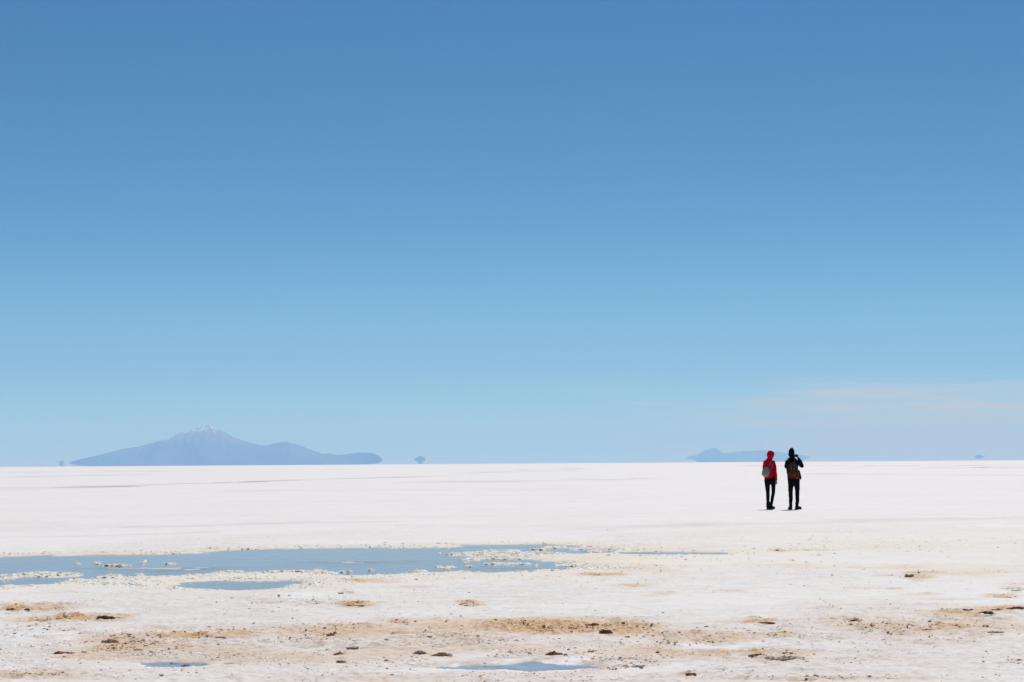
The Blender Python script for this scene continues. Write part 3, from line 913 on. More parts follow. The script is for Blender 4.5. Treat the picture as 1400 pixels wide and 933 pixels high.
# ------------------------------------------------------------------ figures
def tube(bm, pts, nseg=16, cap=True):
    """pts: (x, y, z, rx, ry) ; closed tube with rounded ends"""
    P = [Vector(p[:3]) for p in pts]
    rr = [(p[3], p[4] if len(p) > 4 else p[3]) for p in pts]
    # smooth the path
    Q, S = [], []
    sub = 5
    for i in range(len(P) - 1):
        p0, p1, p2, p3 = P[max(i - 1, 0)], P[i], P[i + 1], P[min(i + 2, len(P) - 1)]
        for k in range(sub):
            t = k / sub
            Q.append(0.5 * ((2 * p1) + (p2 - p0) * t + (2 * p0 - 5 * p1 + 4 * p2 - p3) * t * t + (3 * p1 - p0 - 3 * p2 + p3) * t ** 3))
            e = t * t * (3 - 2 * t) * .6 + t * .4
            S.append((rr[i][0] + (rr[i + 1][0] - rr[i][0]) * e, rr[i][1] + (rr[i + 1][1] - rr[i][1]) * e))
    Q.append(P[-1])
    S.append(rr[-1])
    rings = []
    for i, c in enumerate(Q):
        t = (Q[min(i + 1, len(Q) - 1)] - Q[max(i - 1, 0)]).normalized()
        ref = Vector((0, 1, 0)) if abs(t.y) < .85 else Vector((1, 0, 0))
        s = ref.cross(t).normalized()
        u = t.cross(s).normalized()
        rings.append((c, s, u, S[i], t))
    loops = []
    if cap:
        c, s, u, (a, b), t = rings[0]
        loops.append([(c - t * min(a, b) * .35, s, u, (a * .6, b * .6))])
    seq = []
    if cap:
        c, s, u, (a, b), t = rings[0]
        seq.append((c - t * min(a, b) * .4, s, u, (a * .65, b * .65)))
    seq += [(c, s, u, ab) for c, s, u, ab, t in rings]
    if cap:
        c, s, u, (a, b), t = rings[-1]
        seq.append((c + t * min(a, b) * .4, s, u, (a * .65, b * .65)))
    prev = None
    first = None
    for c, s, u, (a, b) in seq:
        ring = [bm.verts.new(c + s * (a * math.cos(6.28318 * k / nseg)) + u * (b * math.sin(6.28318 * k / nseg))) for k in range(nseg)]
        if prev:
            for k in range(nseg):
                bm.faces.new((prev[k], prev[(k + 1) % nseg], ring[(k + 1) % nseg], ring[k]))
        else:
            first = ring
        prev = ring
    bm.faces.new(first[::-1])
    bm.faces.new(prev)


def ball(bm, c, r, rot=None, sub=3):
    m = Matrix.Translation(c) @ (rot or Matrix.Identity(4)) @ Matrix.Diagonal((*r, 1))
    bmesh.ops.create_icosphere(bm, subdivisions=sub, radius=1, matrix=m)


def solid(name, bm, mat, parent, voxel=.006, smooth=4, fold=0.0, fscale=9, seed=1, clip=None):
    """fuse overlapping closed shapes into one continuous skin"""
    bmesh.ops.recalc_face_normals(bm, faces=bm.faces)
    me = bpy.data.meshes.new(name)
    bm.to_mesh(me)
    bm.free()
    o = bpy.data.objects.new(name, me)
    COL.objects.link(o)
    md = o.modifiers.new('fuse', 'REMESH')
    md.mode = 'VOXEL'
    md.voxel_size = voxel
    sm = o.modifiers.new('soft', 'SMOOTH')
    sm.factor = .5
    sm.iterations = smooth
    dg = bpy.context.evaluated_depsgraph_get()
    dg.update()
    ev = o.evaluated_get(dg)
    new = bpy.data.meshes.new_from_object(ev)
    o.modifiers.clear()
    o.data = new
    bpy.data.meshes.remove(me)
    new.name = name
    nv = len(new.vertices)
    co = np.empty(nv * 3)
    new.vertices.foreach_get('co', co)
    co = co.reshape(-1, 3)
    if fold:
        no = np.empty(nv * 3)
        new.vertices.foreach_get('normal', no)
        no = no.reshape(-1, 3)
        w = fbm(co[:, 0] * fscale + co[:, 1] * fscale * .8, co[:, 2] * fscale * 1.7 + co[:, 0] * fscale * .6, seed, 3) - .5
        co = co + no * (w * 2 * fold)[:, None]
        new.vertices.foreach_set('co', co.ravel())
    new.polygons.foreach_set('use_smooth', np.full(len(new.polygons), True))
    new.update()
    new.materials.clear()
    new.materials.append(mat)
    o.parent = parent
    return o


def plain(name, bm, mat, parent, bevel=0):
    bmesh.ops.recalc_face_normals(bm, faces=bm.faces)
    if bevel:
        bmesh.ops.bevel(bm, geom=bm.edges[:], offset=bevel, segments=2, affect='EDGES', profile=.6)
    me = bpy.data.meshes.new(name)
    bm.to_mesh(me)
    bm.free()
    for p in me.polygons:
        p.use_smooth = True
    me.materials.append(mat)
    o = bpy.data.objects.new(name, me)
    COL.objects.link(o)
    o.parent = parent
    return o


def box_bm(c, s, rot=None):
    bm = bmesh.new()
    bmesh.ops.create_cube(bm, size=1, matrix=Matrix.Translation(c) @ (rot or Matrix.Identity(4)) @ Matrix.Diagonal((*s, 1)))
    return bm


def empty(name, loc):
    e = bpy.data.objects.new(name, None)
    e.empty_display_size = .2
    COL.objects.link(e)
    e.location = loc
    return e


def head(bm, c, yaw, tilt=0.0, s=1.0):
    """skull, jaw, nose, brow, lips, ears; local +Y is where the face looks"""
    T = Matrix.Translation(c) @ Matrix.Rotation(yaw, 4, 'Z') @ Matrix.Rotation(tilt, 4, 'X') @ Matrix.Diagonal((s, s, s, 1))

    def b(p, r, sub=3):
        bmesh.ops.create_icosphere(bm, subdivisions=sub, radius=1, matrix=T @ Matrix.Translation(p) @ Matrix.Diagonal((*r, 1)))
    b((0, -.012, .025), (.074, .094, .085))
    b((0, .028, -.03), (.060, .066, .075))
    b((0, .058, -.082), (.030, .028, .026))            # chin
    b((0, .083, .022), (.046, .016, .012))             # brow
    b((0, .104, -.016), (.012, .019, .022))            # nose
    b((0, .090, -.050), (.022, .010, .007))            # lips
    b((0, .089, -.060), (.020, .009, .006))
    for sx in (-1, 1):
        b((sx * .031, .080, .004), (.014, .010, .011))  # eyelids
        b((sx * .040, .068, -.022), (.022, .020, .020))  # cheeks
        b((sx * .075, -.008, -.004), (.010, .020, .032))  # ears
    return T


def hand(bm, wrist, dirv, palm_n, thumb_side, curl=.5, s=1.0):
    """palm, four unequal bent fingers, thumb off the side of the palm"""
    w = Vector(wrist)
    d = Vector(dirv).normalized()
    n = Vector(palm_n)
    n = (n - d * n.dot(d)).normalized()
    side = d.cross(n).normalized() * thumb_side
    L = .088 * s
    for k in range(4):
        off = (1.5 - k) * .019 * s
        a = w + side * off * .6
        e = w + d * L + side * off
        tube(bm, [(*a, .014 * s), (*(a.lerp(e, .6)), .0125 * s), (*e, .0105 * s)], 8)
        ln = (.074, .082, .076, .060)[k] * s
        p1 = e + (d * math.cos(curl * .6) + n * math.sin(curl * .6)) * ln * .45
        p2 = p1 + (d * math.cos(curl * 1.5) + n * math.sin(curl * 1.5)) * ln * .32
        p3 = p2 + (d * math.cos(curl * 2.3) + n * math.sin(curl * 2.3)) * ln * .25
        tube(bm, [(*e, .0100 * s), (*p1, .0092 * s), (*p2, .0085 * s), (*p3, .0072 * s)], 8)
    t0 = w + d * .018 * s + side * .024 * s
    t1 = t0 + (d * .7 + side * .6 + n * .35).normalized() * .045 * s
    t2 = t1 + (d * .85 + side * .1 + n * .45).normalized() * .034 * s
    t3 = t2 + (d * .9 + n * .4).normalized() * .022 * s
    tube(bm, [(*t0, .014 * s), (*t1, .0115 * s), (*t2, .0100 * s), (*t3, .0080 * s)], 8)


def boot(name, ankle, yaw, mat, sole_mat, parent, L=.27, z0=0.0):
    """ankle boot with a thick sole; yaw 0 points away from the camera"""
    T = Matrix.Translation((ankle[0], ankle[1], z0)) @ Matrix.Rotation(yaw, 4, 'Z')
    bm = bmesh.new()
    g = lambda x, y, z: tuple(T @ Vector((x, y, z)))
    tube(bm, [(*g(0, -.01, .205), .050), (*g(0, -.012, .15), .047), (*g(0, -.008, .10), .050), (*g(0, -.01, .055), .048)], 14)
    tube(bm, [(*g(0, -.062, .052), .036, .034), (*g(0, 0, .060), .043, .044), (*g(0, .08, .050), .045, .036), (*g(0, .15, .040), .043, .026), (*g(0, L - .085, .036), .030, .020)], 14)
    b = solid(name, bm, mat, parent, .006, 3, .003, 22, 3)
    bm = bmesh.new()
    prof = [(-.035, -.085), (-.042, -.03), (-.038, .05), (-.047, .12), (-.040, L - .10), (-.018, L - .068), (.014, L - .068), (.038, L - .10), (.046, .12), (.038, .05), (.042, -.03), (.035, -.085), (0, -.097)]
    lo = [bm.verts.new(T @ Vector((x, y, 0))) for x, y in prof]
    hi = [bm.verts.new(T @ Vector((x * .97, y * .99, .026))) for x, y in prof]
    nn = len(prof)
    bm.faces.new(lo)
    bm.faces.new(hi)
    for k in range(nn):
        bm.faces.new((lo[k], lo[(k + 1) % nn], hi[(k + 1) % nn], hi[k]))
    s = plain('sole', bm, sole_mat, b)
    return b


M_SKIN = mat_simple('skin', (.40, .22, .15), (.47, .27, .19), 60, .55, .05, .002, .4)
M_RED = mat_simple('red_shell_fabric', (.50, .004, .022), (.58, .007, .03), 26, .9, .35, .006, .08)
M_BLK = mat_simple('black_jacket_fabric', (.004, .004, .006), (.008, .008, .011), 26, .9, .35, .006, .06)
M_LEG = mat_simple('black_leggings', (.004, .004, .007), (.007, .007, .011), 60, .9, .15, .003, .06)
M_TRS = mat_simple('black_trousers', (.004, .004, .008), (.008, .008, .013), 22, .9, .3, .006, .06)
M_BOOT = mat_simple('boot_leather', (.006, .005, .006), (.014, .012, .012), 40, .75, .2, .004, .12)
M_SOLE = mat_simple('boot_sole', (.012, .011, .011), (.03, .028, .026), 60, .9, .2, .003, .2)
M_WOOL = mat_simple('black_wool', (.004, .004, .005), (.009, .008, .010), 160, .95, .6, .006, .04)
M_GREYBAG = mat_simple('grey_bag_fabric', (.21, .205, .20), (.29, .285, .275), 45, .9, .3, .004, .08)
M_STRAP = mat_simple('grey_strap', (.16, .14, .145), (.22, .20, .20), 90, .85, .2, .002, .2)
M_OLIVE = mat_simple('olive_brown_canvas', (.026, .018, .011), (.052, .038, .024), 45, .9, .3, .004, .06)
M_LID = mat_simple('dark_canvas', (.022, .018, .015), (.05, .04, .032), 45, .9, .3, .004, .06)
M_RUSTBAND = mat_simple('rust_red_canvas', (.10, .022, .010), (.15, .036, .015), 45, .9, .3, .004, .06)
M_BUCKLE = mat_simple('buckle_plastic', (.10, .085, .065), (.16, .135, .105), 90, .5, 0, .002, .4)
M_ORANGE = mat_simple('red_cloth', (.36, .03, .02), (.42, .045, .025), 50, .8, .2, .003, .2)
M_PHONE = mat_simple('phone_body', (.012, .012, .014), (.02, .02, .022), 20, .25, 0, .002, .5)
M_LENS = mat_simple('lens_glass', (.02, .02, .03), (.03, .03, .04), 20, .08, 0, .002, .6)

Q = .002376


def person_red():
    p = at(1052.8, 696.8)
    gz = ground_z(*p)
    p = at(1052.8, 696.8, gz)
    root = empty('person', (float(p[0]), float(p[1]), gz))
    tag(root, 'person in a red hooded jacket and black leggings, seen from behind', 'person')
    yaw = R(-52)
    # body
    bm = bmesh.new()
    tube(bm, [(.0, .0, .80, .125, .095), (.0, 0, .93, .125, .09), (-.01, 0, 1.08, .105, .08), (-.01, .005, 1.25, .125, .09), (-.005, .005, 1.37, .10, .07), (.005, .01, 1.43, .05, .05), (.018, .02, 1.53, .046, .046)], 18)
    T = head(bm, (.044, .030, 1.572), yaw, R(-4), .93)
    rarm = [(.104, 0, 1.375, .040), (.138, -.01, 1.24, .037), (.156, -.012, 1.08, .033), (.178, .015, .93, .030), (.190, .034, .835, .024)]
    larm = [(-.115, .02, 1.372, .040), (-.142, .03, 1.24, .036), (-.148, .045, 1.08, .031), (-.11, .14, .99, .027), (-.06, .19, .98, .022)]
    tube(bm, rarm, 12)
    tube(bm, larm, 12)
    hand(bm, (.190, .034, .835), (.10, .16, -1), (-.6, .7, 0), -1, .55, .95)
    hand(bm, (-.06, .19, .98), (1, .3, -.1), (0, -1, -.2), 1, .8, .9)
    lleg = [(-.066, 0, .84, .084, .09), (-.067, 0, .70, .066, .072), (-.056, .005, .47, .045, .048), (-.060, -.018, .32, .042, .048), (-.057, 0, .14, .028)]
    rleg = [(.075, .01, .84, .084, .09), (.104, .025, .70, .056, .066), (.106, .055, .49, .043, .047), (.078, .06, .33, .040, .046), (.056, .09, .15, .027)]
    tube(bm, lleg, 14)
    tube(bm, rleg, 14)
    solid('body', bm, M_SKIN, root, .0055, 3)
    # leggings
    bm = bmesh.new()
    tube(bm, [(0, 0, .95, .132, .105), (0, 0, .87, .150, .118), (0, -.005, .80, .146, .120), (.01, 0, .755, .13, .10)], 20)
    g = lambda L, d, cut: [(*q[:3], q[3] + d, (q[4] if len(q) > 4 else q[3]) + d) for q in L]
    tube(bm, g(lleg, .009, 0), 16)
    tube(bm, g(rleg, .009, 0), 16)
    solid('leggings', bm, M_LEG, root, .006, 2, .003, 16, 5)
    # jacket
    bm = bmesh.new()
    tube(bm, [(-.020, 0, .900, .140, .122), (-.018, 0, .955, .142, .124), (-.012, 0, 1.07, .130, .112), (-.012, .005, 1.20, .140, .115), (-.008, .005, 1.31, .142, .108), (-.002, .008, 1.385, .122, .088), (.008, .012, 1.435, .082, .074), (.016, .02, 1.475, .066, .066)], 22)
    sl = lambda L, d: [(*q[:3], q[3] + d * (1 - .4 * i / 4)) for i, q in enumerate(L)]
    tube(bm, sl(rarm, .019), 14)
    tube(bm, sl(larm, .019), 14)
    j = solid('jacket', bm, M_RED, root, .006, 3, .011, 10, 8)
    # hood, open towards the face
    bm = bmesh.new()
    F3 = Matrix.Translation((.036, .022, 1.572)) @ Matrix.Rotation(yaw, 4, 'Z')
    nu, nv = 26, 18
    grid = []
    for i in range(nv + 1):
        a = math.pi * i / nv                     # from the back pole to the front
        row = []
        for k in range(nu):
            th = 6.28318 * k / nu
            r0 = math.sin(min(a, 2.25))
            yv = -math.cos(min(a, 2.25)) * .112 + (0 if a < 2.25 else -.004 * (a - 2.25) * 20)
            if a > 2.25:
                r0 *= 1 - .22 * (a - 2.25) / .9
                yv = -math.cos(2.25) * .112 - (a - 2.25) * .02
            zz = math.sin(th) * r0
            row.append(bm.verts.new(F3 @ Vector((math.cos(th) * r0 * .106, yv + .008 * math.sin(th * 3), zz * (.118 if zz > 0 else .125)))))
        grid.append(row)
    for i in range(1, nv):
        for k in range(nu):
            if i + 1 <= nv - 1:
                bm.faces.new((grid[i][k], grid[i][(k + 1) % nu], grid[i + 1][(k + 1) % nu], grid[i + 1][k]))
    bm.faces.new(grid[1])
    for v in [v for v in bm.verts if not v.link_faces]:
        bm.verts.remove(v)
    h = plain('hood', bm, M_RED, j)
    md = h.modifiers.new('thick', 'SOLIDIFY')
    md.thickness = .006
    # neck roll of the hood
    bm = bmesh.new()
    for k in range(12):
        a, b = 6.28318 * k / 12, 6.28318 * (k + 1) / 12
        tube(bm, [(.014 + .070 * math.cos(a), .018 + .066 * math.sin(a), 1.462 - .012 * math.sin(a), .021), (.014 + .070 * math.cos(b), .018 + .066 * math.sin(b), 1.462 - .012 * math.sin(b), .021)], 8)
    solid('collar', bm, M_RED, j, .006, 4, .006, 22, 3)
    # zip on the front
    bm = bmesh.new()
    tube(bm, [(.05, .125, .92, .006), (.045, .117, 1.1, .006), (.04, .118, 1.3, .006), (.03, .09, 1.42, .006)], 6)
    plain('zip', bm, M_BLK, j)
    # dark glasses
    bm = bmesh.new()
    for sx in (-1, 1):
        bmesh.ops.create_icosphere(bm, subdivisions=2, radius=1, matrix=T @ Matrix.Translation((sx * .034, .103, .004)) @ Matrix.Diagonal((.029, .006, .023, 1)))
        tube(bm, [(*(T @ Vector((sx * .062, .095, .010))), .004), (*(T @ Vector((sx * .082, .02, .012))), .004)], 6)
    plain('glasses', bm, M_LENS, root)
    boot('boot', (-.058, 0), R(-14), M_BOOT, M_SOLE, root, .25)
    boot('boot', (.046, .085), R(-38), M_BOOT, M_SOLE, root, .25, 0)
    # grey bag slung at the left hip
    br = empty('shoulder_bag', (root.location.x - .135, root.location.y - .215, gz + .93))
    tag(br, 'light grey rounded bag slung across the back of the red jacket', 'bag')
    br_l = br.location - root.location
    lean = Matrix.Rotation(R(14), 4, 'Y')
    bm = bmesh.new()
    tube(bm, [(-.020, 0, .030, .075, .050), (-.012, 0, .075, .106, .072), (.004, 0, .135, .112, .078), (.022, 0, .195, .096, .068), (.038, 0, .245, .068, .050), (.048, 0, .275, .038, .032)], 20)
    solid('bag_body', bm, M_GREYBAG, br, .006, 5, .006, 14, 12)
    bm = bmesh.new()
    ball(bm, (-.004, -.052, .09), (.078, .034, .066), lean)
    solid('pocket', bm, M_GREYBAG, br, .006, 3, .003, 14, 13)
    W = lambda x, y, z: (x - br_l.x, y - br_l.y, z - br_l.z)
    bm = bmesh.new()
    tube(bm, [(.05, -.01, .27, .010, .006), (*W(-.01, -.135, 1.30), .011, .005), (*W(.05, -.115, 1.385), .011, .005), (*W(.075, -.03, 1.435), .011, .005), (*W(.075, .05, 1.40), .011, .005)], 8)
    plain('strap', bm, M_STRAP, br)
    bm = bmesh.new()
    tube(bm, [(.10, .0, .13, .009, .005), (*W(.005, -.135, 1.13), .009, .005), (*W(.045, -.128, 1.22), .009, .005), (*W(.10, -.09, 1.31), .009, .005)], 8)
    plain('strap', bm, M_STRAP, br)
    bm = bmesh.new()
    ball(bm, (.046, -.045, .235), (.014, .010, .014), None, 2)
    plain('buckle', bm, M_BUCKLE, br)


def person_black():
    p = at(1086.0, 696.9)
    gz = ground_z(*p)
    p = at(1086.0, 696.9, gz)
    root = empty('person', (float(p[0]), float(p[1]), gz))
    tag(root, 'person in a black jacket, beanie and trousers raising a phone to take a picture', 'person')
    yaw = R(-16)
    bm = bmesh.new()
    tube(bm, [(-.005, 0, .82, .135, .10), (-.005, 0, .95, .14, .10), (-.02, 0, 1.10, .13, .09), (-.04, .005, 1.26, .15, .10), (-.04, .01, 1.39, .13, .08), (-.045, .015, 1.46, .056, .056), (-.05, .025, 1.55, .054, .054)], 18)
    T = head(bm, (-.052, .040, 1.608), yaw, R(-6), 1.0)
    rarm = [(.115, .01, 1.385, .050), (.185, .04, 1.31, .046), (.255, .085, 1.245, .037), (.22, .17, 1.36, .034), (.168, .250, 1.468, .026)]
    larm = [(-.185, .01, 1.375, .046), (-.198, .09, 1.28, .042), (-.180, .18, 1.215, .036), (-.10, .27, 1.35, .034), (-.020, .325, 1.455, .026)]
    tube(bm, rarm, 12)
    tube(bm, larm, 12)
    hand(bm, (.168, .250, 1.468), (-.10, .42, .85), (-1, .15, .1), -1, .75, 1.0)
    hand(bm, (-.020, .325, 1.455), (.25, .25, .9), (1, 0, -.2), 1, .75, 1.0)
    lleg = [(-.078, 0, .86, .092, .10), (-.096, .0, .63, .062, .07), (-.097, .02, .46, .050, .054), (-.098, -.012, .30, .046, .052), (-.104, 0, .14, .033)]
    rleg = [(.072, 0, .86, .092, .10), (.090, .0, .63, .062, .07), (.094, .02, .46, .050, .054), (.091, -.012, .30, .046, .052), (.085, 0, .14, .033)]
    tube(bm, lleg, 14)
    tube(bm, rleg, 14)
    solid('body', bm, M_SKIN, root, .0055, 3)
    # trousers, a low crotch
    bm = bmesh.new()
    tube(bm, [(-.005, 0, .96, .15, .118), (-.004, 0, .86, .166, .130), (-.004, -.005, .77, .160, .130), (-.004, -.005, .715, .142, .115)], 20)
    g = lambda L, d: [(*q[:3], q[3] + d, (q[4] if len(q) > 4 else q[3]) + d) for q in L]
    tube(bm, g(lleg, .011), 16)
    tube(bm, g(rleg, .011), 16)
    solid('trousers', bm, M_TRS, root, .006, 2, .007, 12, 15)
    # jacket
    bm = bmesh.new()
    tube(bm, [(-.005, 0, .885, .178, .135), (-.010, 0, .96, .180, .138), (-.030, 0, 1.08, .172, .130), (-.044, .005, 1.22, .176, .128), (-.042, .008, 1.34, .174, .116), (-.040, .01, 1.405, .150, .096), (-.046, .014, 1.455, .098, .082), (-.050, .02, 1.51, .072, .072)], 22)
    sl = lambda L, d: [(*q[:3], q[3] + d * (1 - .4 * i / 4)) for i, q in enumerate(L)]
    tube(bm, sl(rarm, .020), 14)
    tube(bm, sl(larm, .020), 14)
    # unzipped front panel swinging out at the right
    tube(bm, [(.12, .06, 1.12, .06, .03), (.165, .06, 1.0, .05, .025), (.195, .06, .90, .038, .018), (.212, .06, .885, .024, .014)], 12)
    j = solid('jacket', bm, M_BLK, root, .006, 3, .012, 9, 18)
    bm = bmesh.new()
    for k in range(12):
        a, b = 6.28318 * k / 12, 6.28318 * (k + 1) / 12
        tube(bm, [(-.048 + .066 * math.cos(a), .018 + .062 * math.sin(a), 1.502, .020), (-.048 + .066 * math.cos(b), .018 + .062 * math.sin(b), 1.502, .020)], 8)
    solid('collar', bm, M_BLK, j, .006, 4, .004, 22, 3)
    # red layer showing under the hem
    bm = bmesh.new()
    tube(bm, [(.03, -.118, .892, .022, .012), (.09, -.105, .905, .022, .012), (.15, -.05, .902, .020, .012)], 10)
    solid('shirt_hem', bm, M_ORANGE, root, .005, 3, .003, 22, 3)
    # beanie
    bm = bmesh.new()
    def hb(pp, r):
        bmesh.ops.create_icosphere(bm, subdivisions=3, radius=1, matrix=T @ Matrix.Translation(pp) @ Matrix.Diagonal((*r, 1)))
    hb((0, -.020, .055), (.086, .102, .085))
    hb((.008, -.030, .112), (.058, .068, .052))
    hb((.016, -.034, .145), (.030, .034, .026))
    hb((-.070, -.020, -.020), (.022, .040, .055))
    hb((.066, -.030, -.018), (.020, .040, .050))
    hb((0, -.072, -.02), (.070, .040, .070))
    hb((0, -.060, -.075), (.062, .040, .045))
    b = solid('beanie', bm, M_WOOL, root, .006, 3, .005, 30, 28)
    bm = bmesh.new()
    hb((0, -.018, .012), (.089, .105, .024))
    solid('brim', bm, M_WOOL, b, .006, 2, .003, 40, 29)
    boot('boot', (-.106, 0), R(12), M_BOOT, M_SOLE, root, .25)
    boot('boot', (.082, 0), R(-46), M_BOOT, M_SOLE, root, .26)
    # phone held level in front of the face, pointing away
    ph = empty('phone', (root.location.x + .10, root.location.y + .325, gz + 1.545))
    tag(ph, 'black phone held level in both hands by the person in black', 'phone')
    rot = Matrix.Rotation(R(-8), 4, 'Z')
    plain('phone_case', box_bm((0, 0, 0), (.158, .010, .078), rot), M_PHONE, ph, .003)
    bm = box_bm((0, 0, 0), (.01, .01, .01))
    bm.free()
    for dx in (0, .02):
        bm = bmesh.new()
        bmesh.ops.create_cone(bm, cap_ends=True, segments=16, radius1=.0075, radius2=.0075, depth=.004, matrix=rot @ Matrix.Translation((.055, .0065, .022 - dx)) @ Matrix.Rotation(R(90), 4, 'X'))
        plain('camera_lens', bm, M_LENS, ph)
    plain('screen', box_bm((0, -.0056, 0), (.148, .0015, .070), rot), M_LENS, ph)
    # backpack
    bp = empty('backpack', (root.location.x - .068, root.location.y - .235, gz + .885))
    tag(bp, 'brown canvas backpack with a rust-red band worn over the black jacket', 'backpack')
    bm = bmesh.new()
    tube(bm, [(0, 0, .05, .138, .080), (0, -.005, .12, .142, .092), (-.004, 0, .25, .138, .088), (-.008, .01, .36, .120, .074), (-.008, .02, .44, .088, .056)], 22)
    solid('bag_body', bm, M_OLIVE, bp, .006, 5, .006, 14, 32)
    bm = bmesh.new()
    tube(bm, [(0, -.030, .085, .128, .078), (0, -.032, .13, .134, .084), (0, -.028, .185, .126, .076)], 18)
    solid('pocket', bm, M_RUSTBAND, bp, .006, 3, .003, 14, 33)
    bm = bmesh.new()
    tube(bm, [(-.085, -.022, .40, .045, .045), (0, -.040, .425, .060, .050), (.07, -.022, .40, .045, .045)], 16)
    lid = solid('lid', bm, M_LID, bp, .006, 4, .006, 16, 34)
    for sx in (-.045, .04):
        bm = bmesh.new()
        tube(bm, [(sx, -.085, .40, .010, .004), (sx, -.098, .33, .010, .004), (sx, -.102, .25, .010, .004)], 6)
        ls = plain('lid_strap', bm, M_BUCKLE, bp)
        bm = bmesh.new()
        ball(bm, (sx, -.106, .285), (.016, .006, .014), None, 2)
        plain('buckle', bm, M_BUCKLE, ls)
    bm = bmesh.new()
    tube(bm, [(.138, -.01, .06, .030, .040), (.146, -.01, .15, .032, .044), (.140, -.005, .24, .026, .036)], 12)
    solid('side_pocket', bm, M_LID, bp, .006, 3, .003, 14, 35)
    bm = bmesh.new()
    tube(bm, [(.155, -.045, .07, .008, .004), (.168, -.045, .16, .008, .004), (.150, -.03, .27, .008, .004), (.10, .02, .42, .008, .004)], 6)
    plain('compression_strap', bm, M_BUCKLE, bp)
    for sx in (-1, 1):
        bm = bmesh.new()
        tube(bm, [(sx * .06, .07, .44, .022, .008), (sx * .085 + .01, .12, .53, .022, .008), (sx * .10 + .018, .25, .585, .022, .008), (sx * .105 + .018, .35, .52, .022, .008), (sx * .12 + .02, .385, .36, .022, .008)], 10)
        plain('shoulder_strap', bm, M_LID, bp)


person_red()
person_black()


def resize(who, things, s):
    """make a person, with what they carry, a little smaller about the feet"""
    for t in things:
        t.location = who.location + (t.location - who.location) * s
        t.scale = (s, s, s)
    who.scale = (s, s, s)


PEOPLE = [o for o in COL.objects if o.get('category') == 'person']
resize(PEOPLE[0], [o for o in COL.objects if o.get('category') == 'bag'], .988)
resize(PEOPLE[1], [o for o in COL.objects if o.get('category') in ('backpack', 'phone')], .978)

# ------------------------------------------------------------------ air
SIG = 2.76e-5


def build_haze():
    m = bpy.data.materials.new('haze')
    m.use_nodes = True
    nt = m.node_tree
    nt.nodes.remove(nt.nodes['Principled BSDF'])
    v = node(nt, 'ShaderNodeVolumePrincipled')
    v.inputs['Color'].default_value = HAZE_COL
    v.inputs['Density'].default_value = SIG
    v.inputs['Absorption Color'].default_value = HAZE_ABS
    v.inputs['Anisotropy'].default_value = 0.0
    link(nt, v.outputs[0], nt.nodes['Material Output'].inputs['Volume'])
    bm = box_bm((0, 54000, 709), (230000, 122000, 1422))
    me = bpy.data.meshes.new('haze')
    bm.to_mesh(me)
    bm.free()
    me.materials.append(m)
    o = bpy.data.objects.new('haze', me)
    COL.objects.link(o)
    tag(o, 'thin blue air between the camera and the far mountains', 'haze', kind='stuff')


HAZE_COL = (.262, .530, 1.0, 1)
HAZE_ABS = (.505, .54, .0, 1)
build_haze()

# ------------------------------------------------------------------ sun and sky
SUN_EL, SUN_AZ = 50.0, 15.0                  # azimuth measured right of the view direction
sd = Vector((math.sin(R(SUN_AZ)) * math.cos(R(SUN_EL)), math.cos(R(SUN_AZ)) * math.cos(R(SUN_EL)), math.sin(R(SUN_EL))))
sun_data = bpy.data.lights.new('sun', 'SUN')
sun = bpy.data.objects.new('sun', sun_data)
COL.objects.link(sun)
sun.rotation_euler = (-sd).to_track_quat('-Z', 'Y').to_euler()
sun.location = (0, 0, 50)
sun_data.energy = 3.98
sun_data.angle = R(.53)
sun_data.color = (1, .965, .92)

w = bpy.data.worlds.new('World')
scn.world = w
w.use_nodes = True
nt = w.node_tree
bg = nt.nodes['Background']
sky = node(nt, 'ShaderNodeTexSky', sky_type='NISHITA')
sky.sun_disc = False
sky.sun_elevation = R(SUN_EL)
sky.sun_rotation = R(SUN_AZ)
sky.altitude = 3600
sky.air_density = 1.0
sky.dust_density = .4
sky.ozone_density = 2.0
tcw = node(nt, 'ShaderNodeTexCoord').outputs['Generated']
sp = node(nt, 'ShaderNodeSeparateXYZ')
link(nt, tcw, sp.inputs[0])
el = sp.outputs[2]
# colour of the clear high-altitude air by elevation
ramp = node(nt, 'ShaderNodeValToRGB')
link(nt, maprange(nt, el, 0, .25), ramp.inputs[0])
RAMP = [(0.0, (0.588, 0.68, 0.832)), (1.0, (0.264, 0.509, 0.653)), (0.03, (0.473, 0.676, 0.78)), (0.11, (0.407, 0.61, 0.758)), (0.172, (0.374, 0.557, 0.685)), (0.236, (0.372, 0.586, 0.699)), (0.3, (0.347, 0.574, 0.686)), (0.365, (0.295, 0.543, 0.661)), (0.43, (0.266, 0.517, 0.633)), (0.52, (0.243, 0.496, 0.623)), (0.7, (0.225, 0.476, 0.601)), (0.81, (0.22, 0.476, 0.626))]
for i, (p, c) in enumerate(RAMP):
    e = ramp.color_ramp.elements[i] if i < 2 else ramp.color_ramp.elements.new(p)
    if i < 2:
        e.position = p
    e.color = (*[q / 1.5 for q in c], 1)
c = mixc(nt, 1.0, sky.outputs[0], ramp.outputs[0], 'MULTIPLY')
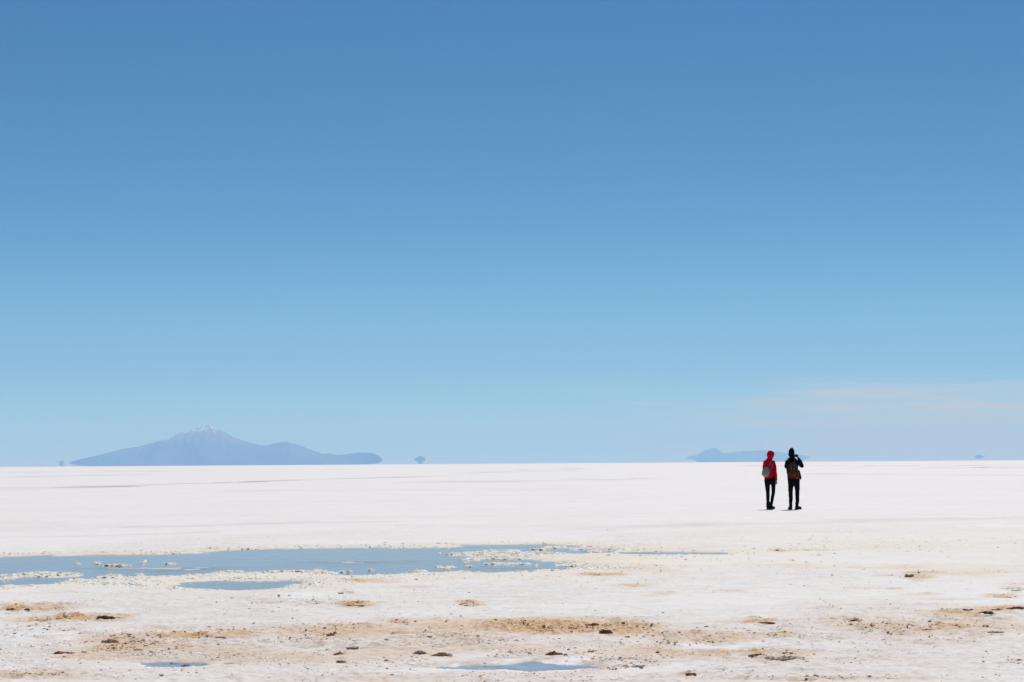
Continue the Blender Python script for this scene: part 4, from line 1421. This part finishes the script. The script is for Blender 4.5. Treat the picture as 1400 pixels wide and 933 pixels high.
# thin veil of cirrus low on the right
az = mathn(nt, 'ARCTAN2', sp.outputs[0], sp.outputs[1])
cv = node(nt, 'ShaderNodeCombineXYZ')
link(nt, mathn(nt, 'MULTIPLY', az, 9.0), cv.inputs[0])
link(nt, mathn(nt, 'ADD', mathn(nt, 'MULTIPLY', el, 150.0), mathn(nt, 'MULTIPLY', az, 4.0)), cv.inputs[1])
cn = noise_tex(nt, cv.outputs[0], 1.0, 5, .55, .4)
cvb = node(nt, 'ShaderNodeCombineXYZ')
link(nt, mathn(nt, 'MULTIPLY', az, 16.0), cvb.inputs[0])
link(nt, mathn(nt, 'ADD', mathn(nt, 'MULTIPLY', el, 420.0), mathn(nt, 'MULTIPLY', az, 14.0)), cvb.inputs[1])
cn2 = noise_tex(nt, cvb.outputs[0], 1.0, 4, .5, .3)
edge = maprange(nt, az, .03, .16, 0, 1, True)
topb = mathn(nt, 'ADD', .026, mathn(nt, 'MULTIPLY', edge, .014))
vert = maprange(nt, mathn(nt, 'SUBTRACT', mathn(nt, 'ADD', topb, mathn(nt, 'MULTIPLY', mathn(nt, 'SUBTRACT', cn, .5), .022)), el), 0.0, .013, 0, 1, True)
cm = mathn(nt, 'MULTIPLY', mathn(nt, 'MULTIPLY', edge, vert), maprange(nt, cn2, .34, .60, .45, 1.0), True)
wisp = mathn(nt, 'MULTIPLY', mathn(nt, 'MULTIPLY', maprange(nt, az, -.01, .09, 0, 1, True), maprange(nt, cn2, .52, .72)), maprange(nt, el, .040, .030, 0, 1, True))
cm = mathn(nt, 'ADD', mathn(nt, 'MULTIPLY', cm, 1.0), mathn(nt, 'MULTIPLY', wisp, .7), True)
veil = mixc(nt, maprange(nt, el, .008, .034), (4.6, 4.1, 1.2), (3.6, 4.1, 4.2))
c = mixc(nt, cm, c, veil)
link(nt, c, bg.inputs[0])
bg.inputs[1].default_value = .15

# ------------------------------------------------------------------ render settings
vs = scn.view_settings
vs.view_transform = 'Standard'
vs.look = 'None'
vs.exposure = 0.0
vs.gamma = 1.0
vs.use_curve_mapping = False
scn.render.engine = 'CYCLES'
cy = scn.cycles
cy.max_bounces = 8
cy.diffuse_bounces = 3
cy.glossy_bounces = 3
cy.transparent_max_bounces = 8
cy.volume_bounces = 1
cy.use_denoising = True
cy.denoiser = 'OPENIMAGEDENOISE'
cy.denoising_input_passes = 'RGB_ALBEDO_NORMAL'
cy.caustics_reflective = False
cy.caustics_refractive = False
scn.render.resolution_x, scn.render.resolution_y = 1024, 682
